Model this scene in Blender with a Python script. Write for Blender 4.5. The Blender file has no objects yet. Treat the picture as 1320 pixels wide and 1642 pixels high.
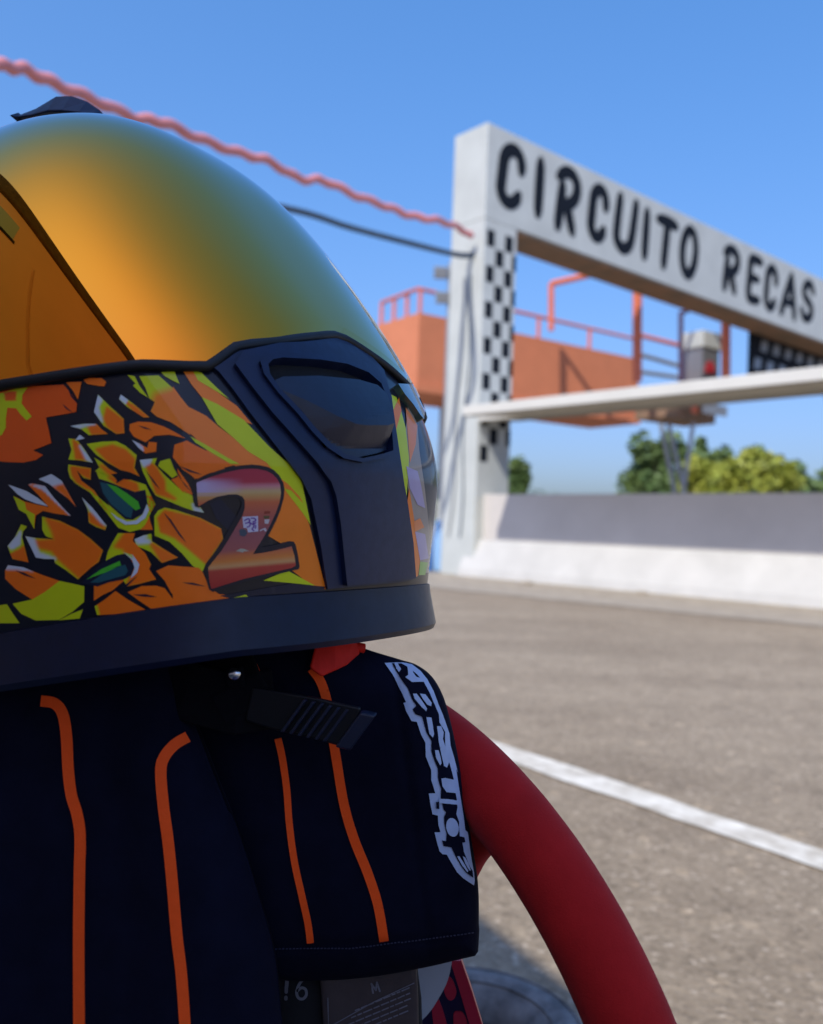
import bpy, bmesh, math, random
import numpy as np
from mathutils import Vector, Matrix
from mathutils.bvhtree import BVHTree
from mathutils.geometry import delaunay_2d_cdt
random.seed(7)
sc = bpy.context.scene
col = sc.collection
rad = math.radians

# ------------------------------------------------------------------ camera, sky, sun
F_PX = 1400.0
CAM = Vector((0, 0, 0.62))
pa, ra = math.atan(23 / 1400), rad(2.0)
FW = Vector((0, math.cos(pa), math.sin(pa)))
U0 = Vector((0, -math.sin(pa), math.cos(pa)))
R0 = Vector((1, 0, 0))
RT = R0 * math.cos(ra) + U0 * math.sin(ra)
UP = R0 * -math.sin(ra) + U0 * math.cos(ra)
cd = bpy.data.cameras.new('camera')
cam = bpy.data.objects.new('camera', cd)
col.objects.link(cam)
m = Matrix((RT, UP, -FW)).transposed().to_4x4()
m.translation = CAM
cam.matrix_world = m
cd.sensor_fit = 'HORIZONTAL'
cd.sensor_width = 36
cd.lens = 36 * F_PX / 1320
cd.clip_start = 0.02
cd.clip_end = 3000
cd.dof.use_dof = True
cd.dof.focus_distance = 0.385
cd.dof.aperture_fstop = 11.5
sc.camera = cam

SUN_EL, SUN_AZ = rad(46), rad(-24)         # azimuth measured from straight behind the camera, to the right
to_sun = Vector((math.sin(SUN_AZ) * math.cos(SUN_EL), -math.cos(SUN_AZ) * math.cos(SUN_EL), math.sin(SUN_EL)))
w = bpy.data.worlds.new('World')
sc.world = w
w.use_nodes = True
nt = w.node_tree
bg = nt.nodes['Background']
sky = nt.nodes.new('ShaderNodeTexSky')
sky.sky_type = 'NISHITA'
sky.sun_disc = False
sky.sun_elevation = SUN_EL
sky.sun_rotation = math.atan2(to_sun.x, to_sun.y)
sky.air_density = 1.0
sky.dust_density = 4.0
sky.ozone_density = 4.0
hs = nt.nodes.new('ShaderNodeHueSaturation')
hs.inputs['Saturation'].default_value = 1.35
# soft shoulder on the sky's radiance, the same in every direction: x / (x / m + 1 / gain)
va = nt.nodes.new('ShaderNodeVectorMath'); va.operation = 'DIVIDE'; va.inputs[1].default_value = (4.4, 5.4, 9.0)
vb = nt.nodes.new('ShaderNodeVectorMath'); vb.operation = 'ADD'; vb.inputs[1].default_value = (1 / 1.6,) * 3
vc = nt.nodes.new('ShaderNodeVectorMath'); vc.operation = 'DIVIDE'
nt.links.new(sky.outputs[0], va.inputs[0]); nt.links.new(va.outputs[0], vb.inputs[0])
nt.links.new(sky.outputs[0], vc.inputs[0]); nt.links.new(vb.outputs[0], vc.inputs[1])
nt.links.new(vc.outputs[0], hs.inputs['Color'])
nt.links.new(hs.outputs[0], bg.inputs[0])
bg.inputs[1].default_value = 0.132
sd = bpy.data.lights.new('sun', 'SUN')
sd.energy = 2.35
sd.angle = rad(0.53)
sd.color = (1, 0.95, 0.87)
so = bpy.data.objects.new('sun', sd)
so.rotation_euler = to_sun.to_track_quat('Z', 'Y').to_euler()
so.location = (0, -5, 8)
col.objects.link(so)
vs = sc.view_settings
vs.view_transform = 'Standard'
vs.look = 'None'
vs.exposure = 1.0
vs.gamma = 1.0
vs.use_curve_mapping = False


# ------------------------------------------------------------------ helpers
def ray(x, y):
    return FW + RT * ((x - 660) / F_PX) + UP * ((821 - y) / F_PX)


def at(x, y, d):
    return CAM + ray(x, y) * d


def ground(x, y, z=0.0):
    r = ray(x, y)
    return CAM + r * ((z - CAM.z) / r.z)


def tag(o, label=None, cat=None, group=None, kind=None):
    if label: o['label'] = label
    if cat: o['category'] = cat
    if group: o['group'] = group
    if kind: o['kind'] = kind
    return o


def empty(name, loc, label, cat, group=None):
    o = bpy.data.objects.new(name, None)
    o.location = loc
    o.empty_display_size = 0.05
    col.objects.link(o)
    return tag(o, label, cat, group)


def link_mesh(name, verts, faces, mat, parent=None, smooth=False):
    me = bpy.data.meshes.new(name)
    base = parent_world(parent) if parent else Vector((0, 0, 0))
    me.from_pydata([tuple(Vector(v) - base) for v in verts], [], faces)
    me.update()
    if smooth:
        me.polygons.foreach_set('use_smooth', [True] * len(me.polygons))
    if mat: me.materials.append(mat)
    o = bpy.data.objects.new(name, me)
    col.objects.link(o)
    if parent: o.parent = parent
    return o


def parent_world(p):
    v = Vector((0, 0, 0))
    while p:
        v += p.location
        p = p.parent
    return v


class MB:
    """collects solids into one mesh"""
    def __init__(s): s.v, s.f = [], []

    def add(s, vs, fs):
        n = len(s.v)
        s.v += [Vector(v) for v in vs]
        s.f += [tuple(i + n for i in f) for f in fs]
        return s

    def frame_box(s, o, a, b, c):
        """box from corner o with edge vectors a, b, c"""
        o, a, b, c = map(Vector, (o, a, b, c))
        if a.cross(b).dot(c) < 0: a, b = b, a
        p = [o, o + a, o + a + b, o + b, o + c, o + a + c, o + a + b + c, o + b + c]
        return s.add(p, [(0, 3, 2, 1), (4, 5, 6, 7), (0, 1, 5, 4), (1, 2, 6, 5), (2, 3, 7, 6), (3, 0, 4, 7)])

    def box(s, c, x, y, z):
        c = Vector(c)
        return s.frame_box(c - Vector((x / 2, y / 2, z / 2)), (x, 0, 0), (0, y, 0), (0, 0, z))

    def tube(s, pts, r, n=10, closed=False):
        pts = [Vector(p) for p in pts]
        N = len(pts)
        rs = r if isinstance(r, (list, tuple)) else [r] * N
        vs, fs = [], []
        up = Vector((0, 0, 1))
        for i, p in enumerate(pts):
            t = (pts[(i + 1) % N] - pts[i - 1]) if closed else (pts[min(i + 1, N - 1)] - pts[max(i - 1, 0)])
            t.normalize()
            if i == 0:
                a = up.cross(t)
                if a.length < 0.1: a = Vector((1, 0, 0)).cross(t)
            a = (a - t * a.dot(t)).normalized()
            b = t.cross(a)
            for k in range(n):
                th = 2 * math.pi * k / n
                vs.append(p + (a * math.cos(th) + b * math.sin(th)) * rs[i])
        for i in range(N if closed else N - 1):
            for k in range(n):
                j = (i + 1) % N
                fs.append((i * n + k, i * n + (k + 1) % n, j * n + (k + 1) % n, j * n + k))
        if not closed:
            fs.append(tuple(range(n))[::-1])
            fs.append(tuple((N - 1) * n + k for k in range(n)))
        return s.add(vs, fs)

    def build(s, name, mat, parent=None, smooth=False, bevel=0):
        o = link_mesh(name, s.v, s.f, mat, parent, smooth)
        if bevel:
            b = o.modifiers.new('b', 'BEVEL'); b.width = bevel; b.segments = 2; b.limit_method = 'ANGLE'
        return o


def catmull(pts, n=8, closed=False):
    pts = [np.array(p, float) for p in pts]
    N = len(pts); out = []
    for i in range(N if closed else N - 1):
        if closed: p0, p1, p2, p3 = pts[i - 1], pts[i], pts[(i + 1) % N], pts[(i + 2) % N]
        else: p0, p1, p2, p3 = pts[max(i - 1, 0)], pts[i], pts[i + 1], pts[min(i + 2, N - 1)]
        for k in range(n):
            t = k / n
            out.append(tuple(.5 * ((2 * p1) + (p2 - p0) * t + (2 * p0 - 5 * p1 + 4 * p2 - p3) * t * t + (3 * p1 - p0 - 3 * p2 + p3) * t ** 3)))
    if not closed: out.append(tuple(pts[-1]))
    return out


def inside(poly, P):
    """vectorised point in polygon, P (n,2)"""
    P = np.atleast_2d(P); x, y = P[:, 0], P[:, 1]
    r = np.zeros(len(P), bool); n = len(poly)
    for i in range(n):
        x1, y1 = poly[i][:2]; x2, y2 = poly[(i + 1) % n][:2]
        if y1 == y2: continue
        c = ((y1 > y) != (y2 > y)) & (x < (x2 - x1) * (y - y1) / (y2 - y1) + x1)
        r ^= c
    return r


def dist_poly(poly, P):
    P = np.atleast_2d(P); d = np.full(len(P), 1e9); n = len(poly)
    for i in range(n):
        a = np.array(poly[i][:2], float); b = np.array(poly[(i + 1) % n][:2], float)
        ab = b - a; L = ab @ ab
        if L < 1e-12: continue
        t = np.clip(((P - a) @ ab) / L, 0, 1)
        d = np.minimum(d, np.hypot(*(P - (a + t[:, None] * ab)).T))
    return d


def densify(poly, step):
    out = []
    for i in range(len(poly)):
        a, b = np.array(poly[i][:2], float), np.array(poly[(i + 1) % len(poly)][:2], float)
        n = max(1, int(math.ceil(np.hypot(*(b - a)) / step)))
        for k in range(n): out.append(tuple(a + (b - a) * k / n))
    return out


def triangulate(outer, holes=(), step=4.0, rings=()):
    loops = [densify(outer, 3.0 if rings else step)] + [densify(h, step) for h in holes]
    vs, es = [], []
    for lp in loops:
        n = len(vs); vs += lp
        es += [(n + i, n + (i + 1) % len(lp)) for i in range(len(lp))]
    O = np.array(outer, float)[:, :2]
    gx = np.arange(O[:, 0].min() + step * .5, O[:, 0].max(), step)
    gy = np.arange(O[:, 1].min() + step * .5, O[:, 1].max(), step)
    if len(gx) and len(gy):
        G = np.array([(x + (j % 2) * step * .5, y) for j, y in enumerate(gy) for x in gx])
        k = inside(outer, G) & (dist_poly(outer, G) > step * .45)
        for h in holes: k &= ~inside(h, G) & (dist_poly(h, G) > step * .45)
        if rings: k &= dist_poly(outer, G) > rings[-1] + step * .4
        vs += [tuple(g) for g in G[k]]
    for rr_ in rings:
        b = np.array(densify(outer, 3.0 + rr_ * .35)); t = np.roll(b, -1, 0) - np.roll(b, 1, 0); t /= np.hypot(*t.T)[:, None] + 1e-9
        for sg_ in (1, -1):
            q = b + sg_ * rr_ * np.stack([-t[:, 1], t[:, 0]], 1)
            kk = inside(outer, q) & (dist_poly(outer, q) > rr_ * .9)
            vs += [tuple(g) for g in q[kk]]
    r = delaunay_2d_cdt([Vector(v) for v in vs], es, [], 0, 1e-4)
    V = np.array([tuple(v) for v in r[0]]); T = [tuple(f) for f in r[2]]
    C = np.array([V[list(t)].mean(0) for t in T])
    k = inside(outer, C)
    for h in holes: k &= ~inside(h, C)
    T = [t for t, q in zip(T, k) if q]
    return V, T


def S2L(c):
    return tuple((x / 12.92 if x <= .04045 else ((x + .055) / 1.055) ** 2.4) for x in [v / 255 for v in c])


# ------------------------------------------------------------------ materials
def mat(name, color=(.5, .5, .5), rough=.6, metal=0.0, noise=None, bump=None, coat=0, spec=.5, vcol=False, sheen=0, coat_rough=.05):
    """noise = (scale, amount, detail[, color2]); bump = (scale, strength, distance)"""
    M = bpy.data.materials.new(name); M.use_nodes = True
    T = M.node_tree; P = T.nodes['Principled BSDF']
    P.inputs['Base Color'].default_value = (*color, 1)
    P.inputs['Roughness'].default_value = rough
    P.inputs['Metallic'].default_value = metal
    P.inputs['Coat Weight'].default_value = coat
    P.inputs['Coat Roughness'].default_value = coat_rough
    P.inputs['Specular IOR Level'].default_value = spec
    P.inputs['Sheen Weight'].default_value = sheen
    tc = T.nodes.new('ShaderNodeTexCoord')
    src = None
    if vcol:
        a = T.nodes.new('ShaderNodeAttribute'); a.attribute_name = 'Col'
        src = a.outputs['Color']
        T.links.new(src, P.inputs['Base Color'])
    if noise:
        n = T.nodes.new('ShaderNodeTexNoise'); n.inputs['Scale'].default_value = noise[0]; n.inputs['Detail'].default_value = noise[2]
        n.inputs['Roughness'].default_value = .6
        T.links.new(tc.outputs['Object'], n.inputs['Vector'])
        r = T.nodes.new('ShaderNodeMapRange')
        r.inputs[1].default_value = .3; r.inputs[2].default_value = .7
        T.links.new(n.outputs['Fac'], r.inputs[0])
        mx = T.nodes.new('ShaderNodeMix'); mx.data_type = 'RGBA'
        T.links.new(r.outputs[0], mx.inputs[0])
        c2 = noise[3] if len(noise) > 3 else tuple(c * (1 - noise[1]) for c in color)
        if src: mx.blend_type = 'MULTIPLY'; T.links.new(src, mx.inputs[6]); mx.inputs[7].default_value = (1 - noise[1],) * 3 + (1,)
        else: mx.inputs[6].default_value = (*color, 1); mx.inputs[7].default_value = (*c2, 1)
        T.links.new(mx.outputs[2], P.inputs['Base Color'])
        r2 = T.nodes.new('ShaderNodeMapRange'); r2.inputs[3].default_value = max(0, rough - .08); r2.inputs[4].default_value = min(1, rough + .08)
        T.links.new(n.outputs['Fac'], r2.inputs[0]); T.links.new(r2.outputs[0], P.inputs['Roughness'])
    if bump:
        n = T.nodes.new('ShaderNodeTexNoise'); n.inputs['Scale'].default_value = bump[0]; n.inputs['Detail'].default_value = 5
        T.links.new(tc.outputs['Object'], n.inputs['Vector'])
        b = T.nodes.new('ShaderNodeBump'); b.inputs['Strength'].default_value = bump[1]; b.inputs['Distance'].default_value = bump[2]
        T.links.new(n.outputs['Fac'], b.inputs['Height']); T.links.new(b.outputs[0], P.inputs['Normal'])
    return M


def asphalt_material():
    M = bpy.data.materials.new('asphalt'); M.use_nodes = True
    T = M.node_tree; P = T.nodes['Principled BSDF']; N = T.nodes.new; L = T.links.new
    g = N('ShaderNodeNewGeometry')
    def noise(scale, det=3, rough=.55):
        n = N('ShaderNodeTexNoise'); n.inputs['Scale'].default_value = scale; n.inputs['Detail'].default_value = det; n.inputs['Roughness'].default_value = rough
        L(g.outputs['Position'], n.inputs['Vector']); return n.outputs['Fac']
    def ramp(src, stops):
        r = N('ShaderNodeValToRGB'); L(src, r.inputs[0])
        while len(r.color_ramp.elements) < len(stops): r.color_ramp.elements.new(.5)
        for e, (p, c) in zip(r.color_ramp.elements, stops): e.position = p; e.color = (*c, 1)
        return r.outputs[0]
    def mix(mode, f, a, b):
        x = N('ShaderNodeMix'); x.data_type = 'RGBA'; x.blend_type = mode
        if isinstance(f, float): x.inputs[0].default_value = f
        else: L(f, x.inputs[0])
        L(a, x.inputs[6]); L(b, x.inputs[7]); return x.outputs[2]
    # fine chippings: each voronoi cell a stone of its own tone
    v = N('ShaderNodeTexVoronoi'); v.inputs['Scale'].default_value = 120; L(g.outputs['Position'], v.inputs['Vector'])
    sep = N('ShaderNodeSeparateColor'); L(v.outputs['Color'], sep.inputs[0])
    stones = ramp(sep.outputs[0], [(0, (.205, .162, .108)), (.3, (.268, .212, .145)), (.7, (.292, .234, .16)), (.93, (.33, .265, .185)), (1, (.46, .385, .29))])
    v2 = N('ShaderNodeTexVoronoi'); v2.inputs['Scale'].default_value = 48; L(g.outputs['Position'], v2.inputs['Vector'])
    sep2 = N('ShaderNodeSeparateColor'); L(v2.outputs['Color'], sep2.inputs[0])
    big = ramp(sep2.outputs[1], [(0, (.72, .70, .68)), (.10, (.94, .93, .92)), (.88, (1, 1, 1)), (.97, (1.15, 1.14, 1.12)), (1, (1.5, 1.47, 1.42))])
    c = mix('MULTIPLY', .8, stones, big)
    c = mix('MULTIPLY', 1.0, c, ramp(noise(1.3, 4), [(.25, (.86, .83, .8)), (.75, (1.12, 1.12, 1.12))]))
    c = mix('MULTIPLY', 1.0, c, ramp(noise(9, 4), [(.3, (.88, .87, .86)), (.7, (1.1, 1.1, 1.1))]))
    # faint rubbered-in bands along the lane and scattered dark spots
    mp_ = N('ShaderNodeMapping'); mp_.inputs['Rotation'].default_value = (0, 0, rad(43)); mp_.inputs['Scale'].default_value = (.25, 2.2, 1); L(g.outputs['Position'], mp_.inputs['Vector'])
    nb = N('ShaderNodeTexNoise'); nb.inputs['Scale'].default_value = 1.1; nb.inputs['Detail'].default_value = 5; L(mp_.outputs[0], nb.inputs['Vector'])
    c = mix('MULTIPLY', 1.0, c, ramp(nb.outputs['Fac'], [(.35, (.88, .87, .86)), (.6, (1.05, 1.05, 1.05))]))
    c = mix('MULTIPLY', 1.0, c, ramp(noise(16, 2), [(.24, (.62, .60, .58)), (.30, (1, 1, 1))]))
    L(c, P.inputs['Base Color'])
    P.inputs['Roughness'].default_value = .85
    b = N('ShaderNodeBump'); b.inputs['Strength'].default_value = .5; b.inputs['Distance'].default_value = .003
    L(v.outputs['Distance'], b.inputs['Height']); L(b.outputs[0], P.inputs['Normal'])
    return M


def visor_material():
    """iridium mirror coating: a metal whose tint shifts with the angle it is seen at"""
    M = bpy.data.materials.new('mirror_visor'); M.use_nodes = True
    T = M.node_tree; P = T.nodes['Principled BSDF']; N = T.nodes.new; L = T.links.new
    lw = N('ShaderNodeLayerWeight'); lw.inputs[0].default_value = .5
    r = N('ShaderNodeValToRGB'); L(lw.outputs['Facing'], r.inputs[0])
    st = [(0, (1, .22, .02)), (.26, (1, .32, .022)), (.46, (.95, .39, .03)), (.62, (.78, .46, .06)), (.76, (.60, .50, .17)), (.88, (.50, .54, .42)), (.96, (.62, .68, .72)), (1, (.9, .95, 1))]
    while len(r.color_ramp.elements) < len(st): r.color_ramp.elements.new(.5)
    for e, (p, c) in zip(r.color_ramp.elements, st): e.position = p; e.color = (*c, 1)
    L(r.outputs[0], P.inputs['Base Color'])
    P.inputs['Metallic'].default_value = 1
    tc = N('ShaderNodeTexCoord'); n = N('ShaderNodeTexNoise'); n.inputs['Scale'].default_value = 60; n.inputs['Detail'].default_value = 6
    L(tc.outputs['Object'], n.inputs['Vector'])
    mr = N('ShaderNodeMapRange'); mr.inputs[1].default_value = .35; mr.inputs[2].default_value = .8; mr.inputs[3].default_value = .012; mr.inputs[4].default_value = .045
    L(n.outputs['Fac'], mr.inputs[0]); L(mr.outputs[0], P.inputs['Roughness'])
    return M


M = dict(
    white=mat('white_paint', (.52, .54, .51), .55, noise=(2.2, .16, 8), bump=(40, .15, .004)),
    wall=mat('barrier_paint', (.56, .545, .51), .7, noise=(2.0, .2, 8), bump=(30, .3, .006)),
    grey_wall=mat('grey_wall_paint', (.56, .52, .48), .7, noise=(2.0, .12, 6), bump=(30, .3, .006)),
    sand=mat('dusty_concrete', (.40, .34, .26), .9, noise=(6, .35, 8), bump=(40, .5, .01)),
    line=mat('worn_line_paint', (.80, .76, .66), .85, noise=(14, .35, 12, (.42, .37, .29)), bump=(120, .5, .003)),
    letter=mat('letter_paint', (.006, .010, .018), .8, spec=.2, noise=(20, .3, 3)),
    soffit=mat('brown_soffit', (.16, .12, .08), .8, noise=(3, .6, 6, (.30, .17, .10))),  # dark brown mottled with a redder brown
    orange_wall=mat('terracotta_paint', (.62, .21, .10), .75, noise=(2.5, .12, 6), bump=(30, .2, .004)),
    orange_metal=mat('orange_metal_paint', (.70, .17, .08), .5, noise=(12, .2, 4)),
    purple_metal=mat('dark_purple_metal', (.07, .04, .09), .5, noise=(12, .2, 4)),
    grey_metal=mat('galvanised_metal', (.35, .36, .37), .45, metal=.6, noise=(25, .3, 4)),
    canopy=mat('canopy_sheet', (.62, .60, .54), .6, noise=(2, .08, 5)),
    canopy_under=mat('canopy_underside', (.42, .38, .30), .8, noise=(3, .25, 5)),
    blue=mat('blue_tarp', (.05, .22, .62), .5, noise=(3, .2, 4)),
    lightblue=mat('pale_blue_board', (.32, .55, .85), .6, noise=(3, .15, 4)),
    red_sign=mat('red_emblem', (.45, .03, .04), .5, noise=(20, .2, 3)),
    pink=mat('faded_red_hose', (.66, .24, .24), .55, noise=(8, .15, 3)),
    cable=mat('dark_cable', (.045, .08, .13), .6, noise=(20, .3, 3)),
    bark=mat('bark', (.12, .09, .06), .9, noise=(20, .4, 5), bump=(30, .6, .02)),
    leaf_dark=mat('dark_leaves', (.07, .13, .04), .6, noise=(1.2, .5, 6, (.14, .20, .05))),
    leaf_light=mat('yellow_green_leaves', (.20, .25, .03), .6, noise=(1.5, .5, 6, (.34, .34, .04))),
    shell=mat('gloss_black_shell', (.006, .007, .016), .35, coat=.35, spec=.25, noise=(30, .2, 3)),
    matte=mat('matte_black_plastic', (.006, .014, .055), .42, spec=.4, noise=(180, .25, 4), bump=(900, .08, .0004)),
    flap=mat('vent_flap_plastic', (.008, .013, .036), .36, noise=(160, .2, 4)),
    dark=mat('black_lining', (.004, .004, .006), .9, noise=(80, .3, 3)),
    rubber=mat('rubber', (.006, .006, .008), .6, noise=(60, .3, 3)),
    graphic=mat('glossy_helmet_print', (1, 1, 1), .4, vcol=True, coat=.3, spec=.2, noise=(90, .06, 4)),
    cloth=mat('black_navy_fabric', (.0032, .0042, .016), .9, noise=(60, .35, 5), bump=(1500, .35, .0005), spec=.12),
    piping=mat('orange_piping', (1.0, .10, .012), .7, spec=.15, noise=(300, .06, 3), bump=(1200, .3, .0004)),
    print_white=mat('silver_print', (.42, .52, .72), .5, noise=(200, .12, 3)),
    print_black=mat('black_print', (.0032, .0042, .016), .9, spec=.12, noise=(200, .2, 3)),
    black_plastic=mat('black_plastic', (.004, .005, .008), .4, spec=.3, noise=(200, .2, 3)),
    suede=mat('red_suede', (.46, .012, .012), .85, noise=(45, .22, 6), bump=(1400, .5, .0005), sheen=.06, spec=.15),
    hub_plate=mat('dark_anodised_plate', (.02, .012, .06), .35, metal=.5, noise=(50, .3, 3)),
    red_plate=mat('red_anodised_metal', (.48, .02, .05), .35, metal=.3, noise=(50, .15, 3)),
    pale=mat('pale_grey_plastic', (.42, .47, .52), .45, noise=(40, .08, 3)),
    tyre=mat('worn_tyre_rubber', (.26, .25, .24), .8, noise=(35, .55, 7, (.08, .08, .08)), bump=(160, .4, .002)),
    cream=mat('cream_plastic', (.6, .5, .32), .5, noise=(30, .15, 3)),
    stud=mat('polished_stud', (.75, .76, .8), .22, metal=1, noise=(60, .1, 3)),
    label=mat('woven_label', (.055, .04, .04), .6, noise=(60, .3, 4), bump=(900, .3, .0004)),
    label_print=mat('label_print', (.16, .16, .19), .6, noise=(200, .2, 3)),
    strap_red=mat('red_release_tab', (.75, .02, .008), .6, spec=.2, noise=(120, .2, 3), bump=(700, .2, .0005)),
    strap=mat('black_webbing', (.0025, .0025, .005), .9, spec=.15, noise=(200, .3, 3), bump=(800, .4, .0006)),
    skin=mat('skin', (.45, .25, .17), .5, noise=(30, .15, 4)),
    shirt=mat('pale_orange_shirt', (.72, .46, .30), .9, noise=(10, .15, 4), bump=(300, .3, .002)),
    trousers=mat('beige_trousers', (.50, .42, .32), .9, noise=(12, .2, 4), bump=(300, .3, .002)),
    hair=mat('dark_hair', (.02, .013, .01), .6, noise=(60, .4, 5)),
    visor=visor_material(),
    asphalt=asphalt_material(),
)


# ------------------------------------------------------------------ ground
def sheet(name, pts, z, material, kind='structure', parent=None):
    o = link_mesh(name, [(p[0], p[1], z) for p in pts], [tuple(range(len(pts)))], material, parent)
    return tag(o, kind=kind)


sheet('ground', [(-600, -300), (600, -300), (600, 900), (-600, 900)], 0, M['asphalt'])
# painted line across the pit lane, ragged edges
la, lb = ground(812, 1208), ground(1330, 1385)
ld = (lb - la).normalized(); ln = Vector((-ld.y, ld.x, 0))
ww = 0.052
up_, dn_ = [], []
for i in range(241):
    p = la + ld * (-9 + i * 0.075)
    up_.append(p + ln * (ww + random.uniform(-.005, .005) + .004 * math.sin(i * .37)))
    dn_.append(p - ln * (ww + random.uniform(-.005, .005) + .004 * math.sin(i * .37)))
o = link_mesh('painted_line', [(p.x, p.y, .004) for p in up_ + dn_], [(i, 241 + i, 242 + i, i + 1) for i in range(240)], M['line'])
tag(o, kind='structure')

# ------------------------------------------------------------------ gantry frame of reference
WA, WB = ground(765, 926), ground(1318, 977)
wv = (WB - WA).normalized()                      # along the pit wall, coming nearer to the right
wn = Vector((-wv.y, wv.x, 0))
if wn.y > 0: wn = -wn                            # towards the camera
G0 = ground(758, 924.5)
G0.z = 0
D0 = G0.y
sca = D0 / 9.6
bu = Vector((.757, .653, 0)).normalized()        # along the beam, away to the right
bn = Vector((.653, -.757, 0))                    # front of the beam
TOP, BOT = .62 + 4.51 * sca, .62 + 3.44 * sca
Z = Vector((0, 0, 1))


def strip_along(name, a, b, z0, z1, near, far, material, parent=None, **k):
    """slab along wv between params a..b measured from WA, offsets near..far along wn"""
    return MB().frame_box(WA + wv * a + wn * far + Z * z0, wv * (b - a), wn * (near - far), Z * (z1 - z0)).build(name, material, parent, **k)


gan = empty('start_gantry', G0, 'white concrete gantry over the track painted with black letters and a chequered pillar', 'gantry')
WP = .53 * sca
MB().frame_box(G0, bu * WP, -bn * WP, Z * BOT).build('pillar', M['white'], gan, bevel=.012)
SPAN = 15.0
MB().frame_box(G0 + Z * (BOT + .0), bu * SPAN, -bn * WP, Z * (TOP - BOT)).build('beam', M['white'], gan, bevel=.012)
MB().frame_box(G0 + bu * (WP + .002) - bn * .03 + Z * (BOT - .035), bu * (SPAN - 2 * WP), -bn * (WP - .06), Z * .032).build('beam_soffit', M['soffit'], gan)
MB().frame_box(G0 + bu * (SPAN - WP), bu * WP, -bn * WP, Z * BOT).build('pillar', M['white'], gan, bevel=.012)
# chequer squares on the pillar front
cw = WP / 4.0
for r in range(13):
    z = zc0 = BOT - .13 - r * .2 * sca
    for c in ((0, 2) if r % 2 == 0 else (1, 3)):
        if r == 12 and c == 2: continue
        sx = WP * (.09, .36, .64, .87)[c]; wdt = WP * (.225, .24, .24, .125)[c]
        MB().frame_box(G0 + bu * sx + Z * (z - .183 * sca) + bn * .0035, bu * wdt, -bn * .006, Z * .183 * sca).build('chequer_square', M['letter'], gan)

# hand-painted letters: brush strokes in a cell 0..1 wide, 0..1 high
def arc(cx, cy, rx, ry, a0, a1, n=14):
    return [(cx + rx * math.cos(rad(a0 + (a1 - a0) * i / n)), cy + ry * math.sin(rad(a0 + (a1 - a0) * i / n))) for i in range(n + 1)]


GLY = {
    'C': [[(.88, .66)] + arc(.52, .70, .36, .27, 10, 180, 10) + arc(.50, .27, .36, .27, 180, 340, 10)],
    'I': [[(.5, .98), (.5, .5), (.5, .02)]],
    'R': [[(.30, .72), (.28, .36), (.26, .0)], [(.16, .86), (.36, .97), (.62, .97), (.82, .84), (.84, .66), (.72, .50), (.50, .42), (.40, .42)], [(.52, .42), (.64, .24), (.80, .0)]],
    'U': [[(.16, .98), (.13, .34), (.20, .12), (.44, .01), (.68, .08), (.80, .30), (.86, .98)]],
    'T': [[(.04, .93), (.5, .95), (.98, .93)], [(.52, .92), (.5, .45), (.48, .0)]],
    'O': [arc(.5, .5, .38, .48, 80, 440, 26)],
    'E': [[(.84, .95), (.5, .96), (.22, .90), (.2, .5), (.22, .08), (.5, .03), (.84, .06)], [(.2, .52), (.70, .52)]],
    'A': [[(.06, .0), (.28, .5), (.52, .98)], [(.52, .98), (.70, .5), (.90, .0)], [(.22, .30), (.80, .30)]],
    'S': [[(.86, .80), (.66, .95), (.36, .94), (.18, .76), (.28, .58), (.56, .48), (.80, .34), (.80, .14), (.58, .03), (.30, .04), (.10, .20)]],
    'M': [[(.04, 0), (.12, 1)], [(.12, 1), (.5, .2)], [(.5, .2), (.88, 1)], [(.88, 1), (.96, 0)]],
    '6': [[(.72, .92), (.42, .80), (.22, .50), (.20, .24), (.36, .04), (.64, .04), (.80, .24), (.70, .46), (.44, .50), (.24, .36)]],
    '!': [[(.5, .98), (.5, .34)], [(.5, .10), (.5, .02)]],
}


def stroke_outline(pts, wd, taper=0.12, flat=False):
    """brush stroke with rounded ends as a polygon"""
    pts = [np.array(p, float) for p in pts]; L, R = [], []
    N = len(pts)
    for i, p in enumerate(pts):
        t = pts[min(i + 1, N - 1)] - pts[max(i - 1, 0)]; t = t / (np.hypot(*t) + 1e-9); n = np.array([-t[1], t[0]])
        f = i / (N - 1); h = wd * (1 + taper * math.sin(math.pi * f) - taper * .5) * .5
        L.append(p + n * h); R.append(p - n * h)
    if flat: return [tuple(q) for q in L + R[::-1]]
    def cap(c, fr):
        v = fr - c; out = []
        for k in range(1, 5):
            a = -math.pi * k / 5
            out.append(c + np.array([v[0] * math.cos(a) - v[1] * math.sin(a), v[0] * math.sin(a) + v[1] * math.cos(a)]))
        return out
    return [tuple(q) for q in L + cap(pts[-1], L[-1]) + R[::-1] + cap(pts[0], R[0])]


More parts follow.
